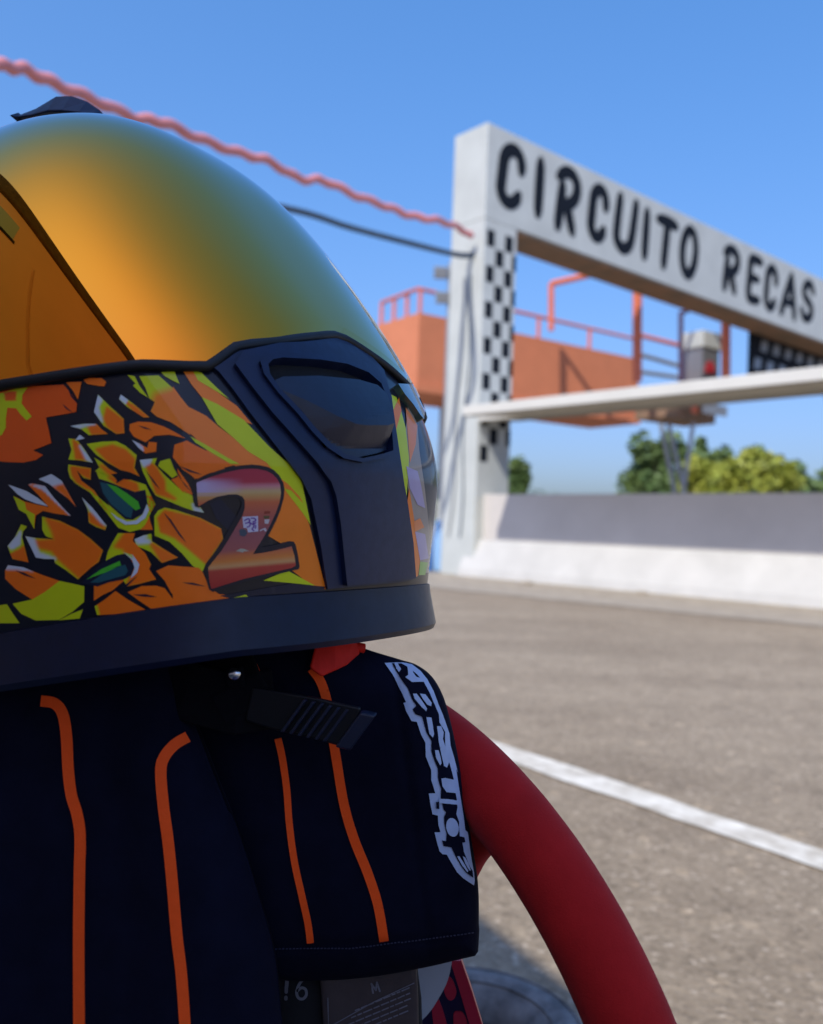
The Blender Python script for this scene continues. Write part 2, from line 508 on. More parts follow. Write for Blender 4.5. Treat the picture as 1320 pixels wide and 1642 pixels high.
def ribbon(mb, pts, wd, place, h0, h1, taper=.12):
    """solid brush stroke (quad strip + round ends) placed by place(x, y, height)"""
    pts = [np.array(p[:2], float) for p in pts]; N = len(pts); L, R = [], []
    for i, p in enumerate(pts):
        t = pts[min(i + 1, N - 1)] - pts[max(i - 1, 0)]; t = t / (np.hypot(*t) + 1e-9); n = np.array([-t[1], t[0]])
        h = wd * (1 + taper * math.sin(math.pi * i / (N - 1)) - taper * .5) * .5
        if i in (0, N - 1):
            L.append(p + n * h * .9); R.append(p - n * h * .9)
        else: L.append(p + n * h); R.append(p - n * h)
    # rounded tips
    t0 = pts[0] - pts[1]; t0 /= np.hypot(*t0); t1 = pts[-1] - pts[-2]; t1 /= np.hypot(*t1)
    L = [pts[0] + t0 * wd * .45 + (L[0] - pts[0]) * .5] + L + [pts[-1] + t1 * wd * .45 + (L[-1] - pts[-1]) * .5]
    R = [pts[0] + t0 * wd * .45 + (R[0] - pts[0]) * .5] + R + [pts[-1] + t1 * wd * .45 + (R[-1] - pts[-1]) * .5]
    n = len(L); vs = [place(*p, h1) for p in L] + [place(*p, h1) for p in R] + [place(*p, h0) for p in L] + [place(*p, h0) for p in R]
    fs = []
    for i in range(n - 1):
        fs += [(i, n + i, n + i + 1, i + 1), (i, i + 1, 2 * n + i + 1, 2 * n + i), (n + i + 1, n + i, 3 * n + i, 3 * n + i + 1), (2 * n + i + 1, 3 * n + i + 1, 3 * n + i, 2 * n + i)]
    fs += [(0, 2 * n, 3 * n, n), (n - 1, 2 * n - 1, 4 * n - 1, 3 * n - 1)]
    mb.add(vs, fs)


def beam_param(px, py):
    """distance along the beam and height where the ray of a picture point meets the beam's front face"""
    r = ray(px, py); t = (G0 - CAM).dot(bn) / r.dot(bn); p = CAM + r * t
    return (p - G0).dot(bu), p.z


# letters: text, px of left bottom / right bottom in the photo -> spacing along the beam
LET = [('C', 798, 318, 840, 236), ('I', 856, 340, 874, 258), ('R', 886, 358, 930, 273), ('C', 944, 375, 974, 300),
       ('U', 984, 393, 1022, 318), ('I', 1026, 408, 1046, 338), ('T', 1052, 420, 1082, 350), ('O', 1090, 436, 1119, 366),
       ('R', 1156, 458, 1186, 398), ('E', 1196, 478, 1222, 412), ('C', 1226, 489, 1246, 428), ('A', 1253, 500, 1279, 440), ('S', 1284, 508, 1306, 452)]
LH = 0.0
for ch, x0, yb, x1, yt in LET:
    s0, zb = beam_param(x0, yb)
    s1, _ = beam_param(x1, (yb + yt) / 2)
    _, zt = beam_param((x0 + x1) / 2, yt)
    mb = MB()
    for q, st in enumerate(GLY[ch]):
        pts = catmull(st, 5) if len(st) > 2 else st
        pl = lambda x, y, h, s0=s0, s1=s1, zb=zb, zt=zt: G0 + bu * (s0 + (x + .16 * (y - .5)) * (s1 - s0) * (.55 if ch == 'I' else 1) + (.2 * (s1 - s0) if ch == 'I' else 0)) + Z * (zb + y * (zt - zb)) + bn * h - Z * G0.z
        # stroke width must be even in metres: work in metre space
        W = (s1 - s0)
        P2 = [np.array([s0 + ((x * (.3 if ch == 'I' else 1) + (.3 if ch == 'I' else 0)) + .14 * (y - .5)) * W, zb + y * (zt - zb)]) for x, y in pts]
        ribbon(mb, P2, .18, lambda a, b, h: G0 + bu * a + Z * b + bn * h, -.001, .006 + .0006 * q)
    mb.build('letter', M['letter'], gan)

# cables fixed down the pillar's left end face
for dx, k in ((0.18, 1), (.30, 2)):
    pts = []
    for i in range(24):
        z = 3.95 - i * .15
        s = dx + .03 * math.sin(i * .5 + k) + (.07 * k * i / 24)
        pts.append(G0 - bn * s - bu * .02 + Z * z)
    MB().tube(pts, .009, 6).build('cable_run', M['cable'] if k == 1 else M['grey_metal'], gan)

# ------------------------------------------------------------------ pit wall
pw = empty('pit_wall', WA, 'long low pit wall with a white flared foot and shaded grey upper face', 'wall')
INS = .22
ps = [(0, 0), (INS, .47), (INS, .475), (INS + .22, .475), (INS + .22, 0)]
L0, L1 = -.35, 14
# flared white foot
v = []
for a in (L0, L1):
    for q, z in [(0, 0), (.02, .10), (INS - .03, .46), (INS - .01, .475), (INS + .25, .475), (INS + .25, 0)]:
        v.append(WA + wv * a - wn * q + Z * z)
n = 6
link_mesh('wall_foot', v, [(i, (i + 1) % n, n + (i + 1) % n, n + i) for i in range(n)] + [tuple(range(n))[::-1], tuple(range(n, 2 * n))], M['wall'], pw)
strip_along('wall_panel', L0 + .05, L1, .476, 1.07, -(INS + .03), -(INS + .2), M['grey_wall'], pw, bevel=.006)
# dusty concrete strip at its foot
c0 = ground(640, 938); c1 = ground(1318, 1006)
cdv = (c1 - c0).normalized()
A_, B_ = c0 - cdv * 6, c1 + cdv * 5
back_a, back_b = WA - wv * 7 - wn * .3, WB + wv * 5 - wn * .3
N = 60
fr = [A_.lerp(B_, i / N) + Vector((0, random.uniform(-.03, .03), 0)) for i in range(N + 1)]
bk = [back_a.lerp(back_b, i / N) for i in range(N + 1)]
tag(link_mesh('pavement', [(p.x, p.y, .006) for p in fr + bk], [(i, i + 1, N + 2 + i, N + 1 + i) for i in range(N)], M['sand']), kind='structure')

# low debris on the strip
for (x, y, s) in ((845, 938, .035), (1030, 954, .03)):
    p = ground(x, y); mb = MB()
    bm = bmesh.new(); bmesh.ops.create_icosphere(bm, subdivisions=2, radius=1)
    for vv in bm.verts: vv.co = Vector((vv.co.x * s * 2.2, vv.co.y * s, vv.co.z * s * .8)) * (1 + .25 * math.sin(vv.co.x * 5 + vv.co.y * 7 + x))
    vs_ = [p + q.co + Z * (s * .6) for q in bm.verts]; fs_ = [tuple(t.index for t in f.verts) for f in bm.faces]; bm.free()
    o = link_mesh('stone', vs_, fs_, M['sand'])
    tag(o, 'small brown clod at the foot of the wall ' + ('nearest the gantry pillar' if x < 900 else 'further right, below the trees'), 'stone')

# ------------------------------------------------------------------ canopy over the wall
cp = empty('canopy', WA + Z * 1.9, 'long thin white canopy running from the chequered pillar above the pit wall', 'canopy')
# parameter along the wall where the canopy begins (picture x = 740)
CN = 1.22
def wall_param(px, py, off):
    r = ray(px, py); o_ = WA + wn * off - wn * INS
    t = (o_ - CAM).dot(wn) / r.dot(wn); p = CAM + r * t
    return (p - WA).dot(wv), p.z
s0, z0 = wall_param(742, 664, CN)
s1, z1 = wall_param(1318, 617, CN)
zc = (z0 + z1) / 2
near, far = CN - INS, CN - INS - 1.86
RISE = (wall_param(1318, 636, far + INS)[1] + wall_param(950, 664, far + INS)[1] - 2 * zc) / 2 / 1.86
gs, go = (G0 - WA).dot(wv), (G0 - WA).dot(wn)
def cslab(name, a, b, n_, f_, dz, th, material, **k):
    h = lambda q: zc + dz + (near - q) * RISE
    P = [WA + wv * a + wn * n_ + Z * h(n_), WA + wv * b + wn * n_ + Z * h(n_), WA + wv * b + wn * f_ + Z * h(f_), WA + wv * a + wn * f_ + Z * h(f_)]
    return MB().add(P + [p + Z * th for p in P], [(0, 3, 2, 1), (4, 5, 6, 7), (0, 1, 5, 4), (1, 2, 6, 5), (2, 3, 7, 6), (3, 0, 4, 7)]).build(name, material, cp, **k)
cslab('canopy_deck', s0, 16, near, go + .03, .012, .11, M['canopy'], bevel=.005)
cslab('canopy_deck', gs + .03, 16, go + .028, far, .012, .11, M['canopy'], bevel=.005)
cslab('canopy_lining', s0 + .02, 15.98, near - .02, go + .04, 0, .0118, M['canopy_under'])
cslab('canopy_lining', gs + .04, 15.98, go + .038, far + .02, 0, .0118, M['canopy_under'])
for s in (7.9, 10.9, 13.9):
    MB().frame_box(WA + wv * s + wn * (-INS - .3), wv * .05, wn * .05, Z * (zc + .1)).build('support_post', M['grey_metal'], cp)

# ------------------------------------------------------------------ hoses and cables in the air
hp = [(-60, 96, 5.5), (0, 105, 5.7), (40, 112, 5.9), (90, 135, 6.1), (150, 160, 6.4), (215, 188, 6.8), (260, 196, 7.0), (320, 222, 7.4), (380, 244, 7.8), (430, 258, 8.1), (480, 286, 8.5), (520, 290, 8.8), (570, 313, 9.1), (620, 331, 9.5), (660, 346, 9.8), (700, 353, 10.1), (733, 364, 11.1), (757, 380, 11.35)]
pts = [at(*p) for p in catmull(hp, 8)]
pts = [p + Z * (.014 * math.sin(i * .9)) for i, p in enumerate(pts)]
rs = [.042 + .002 * math.sin(i * 1.7) for i in range(len(pts))]
tag(MB().tube(pts, rs, 10).build('hose', M['pink'], None, True), 'wavy faded red hose strung across the sky to the gantry pillar', 'hose')
# hose continues to its far end out of frame
kp = [(-80, 262, 6.0), (200, 290, 7.5), (455, 333, 9.0), (560, 364, 9.6), (650, 388, 10.1), (738, 409, 11.3), (765, 405, 11.5)]
pts = [at(*p) for p in catmull(kp, 8)]
tag(MB().tube(pts, .036, 8).build('cable', M['cable'], None, True), 'dark slack cable running into the gantry pillar below the red hose', 'cable')


# ------------------------------------------------------------------ orange timing tower behind the gantry
def ex(mb, a, b, r=.04):
    return mb.tube([a, b], r, 6)


TC = at(668, 640, 16.0); TC.z = 2.85
tr_ = at(1025, 575, 19.6)
td = Vector((tr_.x - TC.x, tr_.y - TC.y, 0)); TL = td.length; td.normalize()
tl = Vector((-td.y, td.x, 0))
TZ0, TZ1 = 0.62 + (843.8 - 622) / 1400 * 16, .62 + (843.8 - 500) / 1400 * 16
tw = empty('timing_tower', Vector((TC.x, TC.y, 0)), 'raised terracotta orange timing platform with pink railings behind the chequered pillar', 'tower')
base = Vector((TC.x, TC.y, 0))
# parapet walls, front and left, floor slab
MB().frame_box(base + Z * (TZ0 + .10), td * TL, tl * .12, Z * (TZ1 - TZ0 - .10)).build('front_parapet', M['orange_wall'], tw)
MB().frame_box(base + tl * .122 + Z * (TZ0 + .10), td * .12, tl * 1.18, Z * (TZ1 - TZ0 - .10)).build('side_parapet', M['orange_wall'], tw)
MB().frame_box(base + tl * 1.305 + Z * (TZ0 + .10), td * TL, tl * .12, Z * (TZ1 - TZ0 - .10)).build('rear_parapet', M['orange_wall'], tw)
MB().frame_box(base - td * .05 - tl * .05 + Z * (TZ0 - .06), td * (TL + .1), tl * 1.5, Z * .158).build('floor_slab', M['orange_wall'], tw)
for a, b in ((1.25, .5), (1.55, 1.1), (.05, 1.2)):
    MB().frame_box(base + td * a + tl * b, td * .22, tl * .22, Z * (TZ0 - .062)).build('column', M['white'], tw)
RH = .45
mb = MB(); ex(mb, base + tl * .06 + Z * (TZ1 + RH), base + td * TL + tl * .06 + Z * (TZ1 + RH), .035); ex(mb, base + tl * .06 + Z * (TZ1 + RH), base + tl * 1.36 + td * .06 + Z * (TZ1 + RH), .035)
mb.build('handrail', M['orange_metal'], tw)
for i in range(5):
    mb = MB(); p = base + td * (.05 + (TL - .1) * i / 4) + tl * .06; ex(mb, p + Z * TZ1, p + Z * (TZ1 + RH), .04); mb.build('railing_post', M['orange_metal'], tw)
for i in range(1, 4):
    mb = MB(); p = base + tl * (.06 + 1.3 * i / 3) + td * .06; ex(mb, p + Z * TZ1, p + Z * (TZ1 + RH), .04); mb.build('railing_post', M['orange_metal'], tw)
# tall gate frame
g1, g2 = at(884, 530, 17.2), at(1022, 612, 15.6)
g1t, g2t = at(884, 455, 17.2), at(1022, 425, 15.6)
mb = MB(); ex(mb, g1, g1t, .06); mb.build('frame_post', M['orange_metal'], tw)
mb = MB(); ex(mb, g2, g2t + Z * .05, .085); mb.build('frame_post', M['orange_metal'], tw)
mb = MB(); ex(mb, g1t, at(1000, 428, 16.6), .06); mb.build('frame_beam', M['orange_metal'], tw)
a = at(968, 432, 16.3); MB().frame_box(a, td * .75, tl * .5, Z * .14).build('roof_plate', M['orange_metal'], tw)
# rails between the tower and the starter booth
for (y0, y1, mk) in ((537, 555, 'orange_metal'), (568, 588, 'grey_metal'), (596, 606, 'grey_metal')):
    mb = MB(); ex(mb, at(1024, y0, 17.2), at(1094, y1, 17.6), .045); mb.build('bridge_rail', M[mk], tw)

# ------------------------------------------------------------------ starter booth on splayed legs
BD = 17.5
bt = empty('starter_booth', Vector((at(1130, 640, BD).x, at(1130, 640, BD).y, 0)), 'small white roofed starter booth on splayed legs with a red emblem under the beam', 'booth')
def B(x, y, d=BD): return at(x, y, d)
k = BD / 1400
c = B(1106, 640)
f1 = Vector((.82, .57, 0)); f2 = Vector((.57, -.82, 0))
# body, roof slab, platform, frame
z_of = lambda x, y: B(x, y).z
MB().frame_box(Vector((B(1128, 553).x, c.y, z_of(1130, 650))), f1 * .52, f2 * -.5, Z * (z_of(1130, 556.5) - z_of(1130, 650))).build('booth_body', M['grey_metal'], bt)
MB().frame_box(Vector((B(1124, 553).x, c.y, z_of(1130, 556))) + f2 * .06, f1 * .66, f2 * .0 - Vector((f2.x, f2.y, 0)) * .62, Z * .34).build('booth_roof', M['white'], bt, bevel=.02)
o = MB()
sg = Vector((B(1128, 553).x, c.y, 0)) + f1 * .24 + f2 * .004
vs_, n = [], 14
for h in (0, .012):
    for i in range(n + 1):
        a = math.pi * i / n
        vs_.append(sg + f1 * (.17 * math.cos(a)) + Z * (z_of(1140, 597) + .26 * math.sin(a)) + f2 * h)
o.add(vs_, [tuple(range(n + 1))[::-1], tuple(range(n + 1, 2 * n + 2))] + [(i, (i + 1) % (n + 1), n + 1 + (i + 1) % (n + 1), n + 1 + i) for i in range(n + 1)])
o.build('red_emblem', M['red_sign'], bt)
MB().frame_box(Vector((c.x - .6, c.y - .1, z_of(1110, 672))) + f2 * .15, f1 * 1.55, f2 * -.8, Z * .30).build('platform', M['soffit'], bt)
MB().frame_box(Vector((c.x + .12, c.y - .1, z_of(1110, 664))) + f2 * .17, f1 * .75, f2 * -.04, Z * .2).build('white_valance', M['white'], bt)
MB().frame_box(Vector((c.x - .10, c.y - .1, z_of(1110, 664))) + f2 * .17, f1 * .16, f2 * -.04, Z * .2).build('orange_bracket', M['orange_metal'], bt)
for (x, y0, y1, mk, r) in ((1092, 640, 500, 'purple_metal', .05), (1164, 640, 488, 'orange_metal', .09)):
    mb = MB(); ex(mb, B(x, y0, BD - .3), B(x, y1, BD - .3), r); mb.build('frame_post', M[mk], bt)
mb = MB(); ex(mb, B(1092, 502, BD - .3), B(1122, 490, BD), .05); ex(mb, B(1122, 490, BD), B(1164, 492, BD - .3), .05); mb.build('frame_beam', M['purple_metal'], bt)
for (x0, x1, y0) in ((1060, 1084, 678), (1112, 1094, 678), (1072, 1100, 678)):
    mb = MB(); a = B(x0, y0); e = B(x1, 800); d_ = (e - a) * ((a.z - 0) / (a.z - e.z)); ex(mb, a, a + d_, .045); mb.build('leg', M['grey_metal'], bt)

# ------------------------------------------------------------------ chequered board under the beam
cbp = empty('chequered_board', at(1205, 600, 17), 'black board with grey chequered squares hanging below the right end of the beam', 'board')
a = at(1203, 600, 17)
zt_ = at(1203, 488, 17).z
q = bu
MB().frame_box(a + Z * 0, q * 4.2, bn * -.06, Z * (zt_ - a.z)).build('board_panel', M['letter'], cbp)
for r in range(3):
    for i in range(9):
        p = a + q * (.12 + i * .50 + (.25 if r % 2 else 0)) + Z * (.14 + r * .38)
        MB().add([p + bn * .006, p + q * .27 + bn * .006, p + q * .31 + Z * .22 + bn * .006, p + q * .05 + Z * .22 + bn * .006, p - bn * .001, p + q * .27 - bn * .001, p + q * .31 + Z * .22 - bn * .001, p + q * .05 + Z * .22 - bn * .001],
                 [(0, 1, 2, 3), (7, 6, 5, 4), (0, 4, 5, 1), (1, 5, 6, 2), (2, 6, 7, 3), (3, 7, 4, 0)]).build('grey_square', M['grey_metal'], cbp)
for x in (.1, 3.9):
    mb = MB(); ex(mb, a + q * x + Z * (zt_ - a.z - .002), a + q * x + Z * (zt_ - a.z + .5), .03); mb.build('hanger', M['grey_metal'], cbp)

# ------------------------------------------------------------------ floodlights on a mast behind the pillar
fm = empty('floodlight_mast', Vector((at(712, 640, 15).x, at(712, 640, 15).y, 0)), 'grey floodlight mast half hidden behind the chequered pillar', 'floodlight')
fb = Vector((at(716, 640, 15).x, at(716, 640, 15).y, 0)); zt_ = at(716, 430, 15).z
MB().tube([fb, fb + Z * (zt_ + .1)], .045, 8).build('mast', M['grey_metal'], fm)
for (x, y) in ((706, 440), (709, 480)):
    p = at(x, y, 15)
    bm = MB(); bm.frame_box(p + Vector((-.11, -.08, -.09)), (.24, .03, 0), (0, .14, .03), (0, -.03, .2)); bm.build('lamp_head', M['grey_metal'], fm, bevel=.015)

# blue banners left of the pillar
bl = empty('blue_barrier', ground(690, 935), 'bright blue plastic barrier between the helmet and the gantry pillar', 'barrier')
d = 12.0
g_ = Vector((at(640, 900, d).x, at(640, 900, d).y, 0))
for i in range(2):
    mbx = MB(); p = g_ + Vector((i * .46, .25 * i, 0)); zh = .72
    mbx.add([p, p + Vector((.44, .1, 0)), p + Vector((.40, .16, zh)), p + Vector((.06, .06, zh)), p + Vector((-.08, .35, 0)), p + Vector((.36, .45, 0)), p + Vector((.37, .24, zh)), p + Vector((.03, .14, zh))],
            [(0, 1, 2, 3), (7, 6, 5, 4), (0, 4, 5, 1), (1, 5, 6, 2), (2, 6, 7, 3), (3, 7, 4, 0)])
    mbx.build('barrier_block', M['blue'] if i == 0 else M['lightblue'], bl, bevel=.02)


# ------------------------------------------------------------------ trees
def leaf_cloud(mb, c, rx, ry, rz, n, size, rnd):
    # a crown made of sub-clumps, each clump a puff of leaf quads
    clumps = []
    for _ in range(int(14 + n / 260)):
        th = rnd.uniform(0, 2 * math.pi); ph = math.acos(rnd.uniform(-.75, 1)); r = rnd.uniform(.45, .95)
        clumps.append((c + Vector((rx * r * math.sin(ph) * math.cos(th), ry * r * math.sin(ph) * math.sin(th), rz * r * math.cos(ph))), rnd.uniform(.18, .42)))
    vs, fs = [], []
    for i in range(n):
        cc, cr = clumps[rnd.randrange(len(clumps))]
        v = Vector((rnd.gauss(0, 1), rnd.gauss(0, 1), rnd.gauss(0, 1))).normalized() * rnd.random() ** .4
        p = cc + Vector((v.x * rx * cr, v.y * ry * cr, v.z * rz * cr))
        a = Vector((rnd.gauss(0, 1), rnd.gauss(0, 1), rnd.gauss(0, .6))).normalized(); b = a.cross(Vector((rnd.gauss(0, 1), rnd.gauss(0, 1), rnd.gauss(0, 1)))).normalized()
        s = size * rnd.uniform(.6, 1.4)
        k = len(vs); vs += [p - a * s, p - b * s * .5, p + a * s, p + b * s * .5]; fs.append((k, k + 1, k + 2, k + 3))
    mb.add(vs, fs)


def tree(x, ytop, wpx, d, label, light=False, n=2600, ybase=790):
    rnd = random.Random(int(x * 7 + d))
    h = at(x, ytop - 7, d).z; wdt = wpx / 1400 * d
    gp = at(x, 800, d); gp = Vector((gp.x, gp.y, 0))
    t = empty('tree', gp, label, 'tree', 'trees beyond the pit wall')
    mb = MB(); mb.tube([gp, gp + Vector((.1, 0, h * .3)), gp + Vector((-.05, .1, h * .55)), gp + Vector((.05, 0, h * .8))], [h * .045, h * .035, h * .025, h * .008], 8)
    for i in range(5):
        a = rnd.uniform(0, 6.28); z = h * rnd.uniform(.3, .55)
        mb.tube([gp + Z * z, gp + Vector((math.cos(a) * wdt * .2, math.sin(a) * wdt * .2, z + h * .15)), gp + Vector((math.cos(a) * wdt * .36, math.sin(a) * wdt * .36, z + h * .25))], [h * .018, h * .012, h * .004], 6)
    mb.build('trunk', M['bark'], t)
    mb = MB(); leaf_cloud(mb, gp + Z * h * .62, wdt * .5, wdt * .5, h * .40, int(n * 1.8), .011 * d / 2.4, rnd)
    mb.build('crown', M['leaf_light'] if light else M['leaf_dark'], t)


tree(1050, 700, 104, 34, 'dark green rounded tree, leftmost of the group over the wall')
tree(1130, 702, 80, 36, 'dark green tree directly behind the right leg of the starter booth')
tree(1152, 742, 120, 27, 'yellow green bush in front of the darker trees below the booth', True)
tree(1205, 730, 130, 32, 'olive green broad tree in the middle of the group', True)
tree(1215, 726, 90, 40, 'darker green tree rising behind the olive green one')
tree(1275, 752, 120, 34, 'lower dark green tree nearest the right edge of the photo')
tree(1345, 756, 110, 36, 'dark green tree cut by the right edge of the photo')
tree(828, 722, 44, 30, 'narrow green tree just right of the chequered pillar')
tree(700, 765, 40, 42, 'small distant green tree just left of the pillar')
rnd = random.Random(5)
mb = MB()
for i in range(46):
    x = 560 + i * 18; d = 90
    p = at(x, 800, d); leaf_cloud(mb, Vector((p.x, p.y, 1.9)), 1.6, 1.2, rnd.uniform(1.3, 3.3), 130, .3, rnd)
tag(mb.build('distant_hedge', M['leaf_dark'], None), 'distant low line of greenery along the horizon behind the wall', 'hedge', kind='stuff')
# far earth bank
v = []
for i in range(41):
    x = -160 + i * 8
    v.append((x, 120 + 6 * math.sin(i), 0)); v.append((x, 135, 3.2 + .8 * math.sin(i * .7) + .4 * math.sin(i * 2.1))); v.append((x, 160, 0))
tag(link_mesh('hills', v, [(3 * i, 3 * i + 3, 3 * i + 4, 3 * i + 1) for i in range(40)] + [(3 * i + 1, 3 * i + 4, 3 * i + 5, 3 * i + 2) for i in range(40)], M['sand'], smooth=True), kind='structure')
#PART2

# ------------------------------------------------------------------ box trailer added out of view on the left: shades the kart and shows as a reflection in the visor
GN = Vector((.891, .454, 0)).normalized(); GD = Vector((-.454, .891, 0)).normalized()
GO = Vector((-.12, .33, 0)) - GN * .864
pg = empty('added_trailer', GO - GN * .9, 'added unseen pale terracotta box trailer with dark roof rail, shading the helmet and reflected in its visor', 'trailer')
TM = mat('trailer_paint', (.80, .52, .38), .5, noise=(3, .08, 5), coat=.3)
GW = mat('window_glass', (.35, .50, .60), .15, coat=1)
def gslab(name, a, b, z0, z1, out, dep, material, par=None, bv=.012):
    return MB().frame_box(GO + GD * a + GN * out + Z * z0, GD * (b - a), GN * -dep, Z * (z1 - z0)).build(name, material, par or pg, bevel=bv)
gslab('body', -3.0, 2.6, .42, 1.92, -.012, 1.85, TM)
for i in range(4):
    gslab('side_panel', -2.98 + i * 1.4, -1.60 + i * 1.4, .45, 1.58, 0, .011, TM, bv=.003)
    if i == 1: continue
    w_ = gslab('window', -2.80 + i * 1.4, -1.78 + i * 1.4, 1.62, 1.78, -.004, .01, GW, bv=.002)
    gslab('window_frame', -2.82 + i * 1.4, -1.76 + i * 1.4, 1.60, 1.618, 0, .02, M['rubber'], w_, .002)
gslab('roof_rail', -3.03, 2.63, 1.921, 2.10, .012, .10, M['bark'], bv=.02)
gslab('roof', -3.0, 2.6, 1.921, 2.06, -.09, 1.76, TM)
gslab('skirt', -3.0, 2.6, .30, .418, -.03, .05, M['grey_metal'])
for i in range(2):
    c = GO + GD * (-.9 + i * .75) - GN * .16 + Z * .30
    mb = MB(); mb.tube([c + GN * .09, c - GN * .09], .30, 28); wh = mb.build('wheel', M['tyre'], pg, bevel=.03)
    mb = MB(); mb.tube([c + GN * .101, c + GN * .08], .17, 24); mb.build('wheel_disc', M['grey_metal'], wh, bevel=.01)
for a in (-2.6, 2.2):
    mb = MB(); p = GO + GD * a - GN * .2; mb.tube([p, p + Z * .42], .03, 10); mb.build('support_leg', M['grey_metal'], pg)

# ------------------------------------------------------------------ helmet shell as an analytic surface
HC = Vector((-.155, .46, .62))                 # centre at eye height
YAW, PIT = rad(32), rad(2)
HF = Vector((math.cos(YAW), -math.sin(YAW), 0))
HS = Vector((-math.sin(YAW), -math.cos(YAW), 0))      # the helmet's side that faces the camera
HFt = (HF * math.cos(PIT) + Z * math.sin(PIT))
HZt = (Z * math.cos(PIT) - HF * math.sin(PIT))
EXN = 2.6
ZT, ZM, ZB, ZR = .1965, .015, -.068, -.048


FT = [0, .124, .248, .351, .503, .616, .754, .851, .909, .97, 1]
FR = [1, .945, .835, .695, .530, .395, .265, .170, .110, .037, 0]


_tt = np.array(FT); _q = (np.array(FR) - (1 - _tt)) / np.maximum(_tt * (1 - _tt), 1e-3)
_w = _tt * (1 - _tt) + 1e-6
FP = np.polyfit(_tt, _q, 3, w=_w)          # r^2 = (1 - t) + t (1 - t) * cubic(t): one smooth curve, exact at both ends


def fcurve(t):
    return math.sqrt(max(0.0, (1 - t) + t * (1 - t) * float(np.polyval(FP, t))))


def prof(z):
    t = max(0.0, min(1.0, (z - ZM) / (ZT - ZM)))
    lo = max(0.0, (ZM - z) / .05)
    f = .170 * fcurve(t) if t > 0 else .170 * (1 - .015 * lo)
    b = .182 * (1 - t ** 4.5) ** .40 if t > 0 else .158 - .012 * lo
    ww = .1255 * (1 - t ** 3.0) ** .5 if t > 0 else .1255 - .006 * lo
    return max(f, 1e-4), max(b, 1e-4), max(ww, 1e-4)


def SP(th, z, off=0.0):
    """helmet-local point at angle th (0 front, + towards the camera side) and local height z"""
    f, b, ww = prof(z); c, s = math.cos(th), math.sin(th)
    x = (f if c >= 0 else b) * math.copysign(abs(c) ** (2 / EXN), c)
    y = ww * math.copysign(abs(s) ** (2 / EXN), s)
    p = np.array([x, y, z])
    if off: p = p + LN(p) * off
    return p


def GG(p):
    f, b, ww = prof(p[2])
    return (abs(p[0]) / (f if p[0] >= 0 else b)) ** EXN + (abs(p[1]) / ww) ** EXN


def LN(p):
    h = 4e-4; g = np.zeros(3)
    for i in range(3):
        a, b = np.array(p), np.array(p); a[i] += h; b[i] -= h
        g[i] = GG(a) - GG(b)
    n = np.linalg.norm(g)
    return g / n if n > 0 else np.array([0, 0, 1.])


def W(p): return HC + HFt * float(p[0]) + HS * float(p[1]) + HZt * float(p[2])


def Wn(n): return (HFt * float(n[0]) + HS * float(n[1]) + HZt * float(n[2])).normalized()


def Lc(P):
    q = P - HC
    return np.array([q.dot(HFt), q.dot(HS), q.dot(HZt)])


def th_of(p):
    f, b, ww = prof(p[2])
    return math.atan2(math.copysign((abs(p[1]) / ww) ** (EXN / 2), p[1]), math.copysign((abs(p[0]) / (f if p[0] >= 0 else b)) ** (EXN / 2), p[0]))


NT, NZ = 220, 110
zs = [ZB + (ZM - ZB) * i / 14 for i in range(14)] + [ZM + (ZT - ZM) * (1 - (1 - i / (NZ - 14)) ** 2.0) for i in range(NZ - 14)]
def rim_z(x): return ZR - .003 - .115 * max(0, min(.145, .15 - x)) + .07 * x


def shell_pt(k, i):
    p = SP(2 * math.pi * k / NT, zs[i])
    if i < 14: p[2] = ZM + (rim_z(p[0]) - .006 - ZM) * (1 - i / 14)
    return W(p)


vs_ = [shell_pt(k, i) for i in range(NZ) for k in range(NT)] + [W((0, 0, ZT))]
fs_ = [(i * NT + k, i * NT + (k + 1) % NT, (i + 1) * NT + (k + 1) % NT, (i + 1) * NT + k) for i in range(NZ - 1) for k in range(NT)]
fs_ += [((NZ - 1) * NT + k, (NZ - 1) * NT + (k + 1) % NT, NZ * NT) for k in range(NT)]
# HF x HS points down, so flip the winding for outward normals
fs_ = [f[::-1] for f in fs_]
helmet = empty('helmet', HC - Z * .07, 'full-face racing helmet with orange mirrored visor and number 2 on its orange cheek', 'helmet')
shell = link_mesh('shell', vs_, fs_, M['shell'], helmet, smooth=True)
BV = BVHTree.FromPolygons(vs_, fs_)


def hit(x, y, bvh=None):
    d = ray(x, y).normalized()
    return (bvh or BV).ray_cast(CAM, d)[0]


def shell_map(x, y, off):
    h = hit(x, y)
    if h is None: return None
    n = Wn(LN(Lc(h)))
    return h + n * off, n


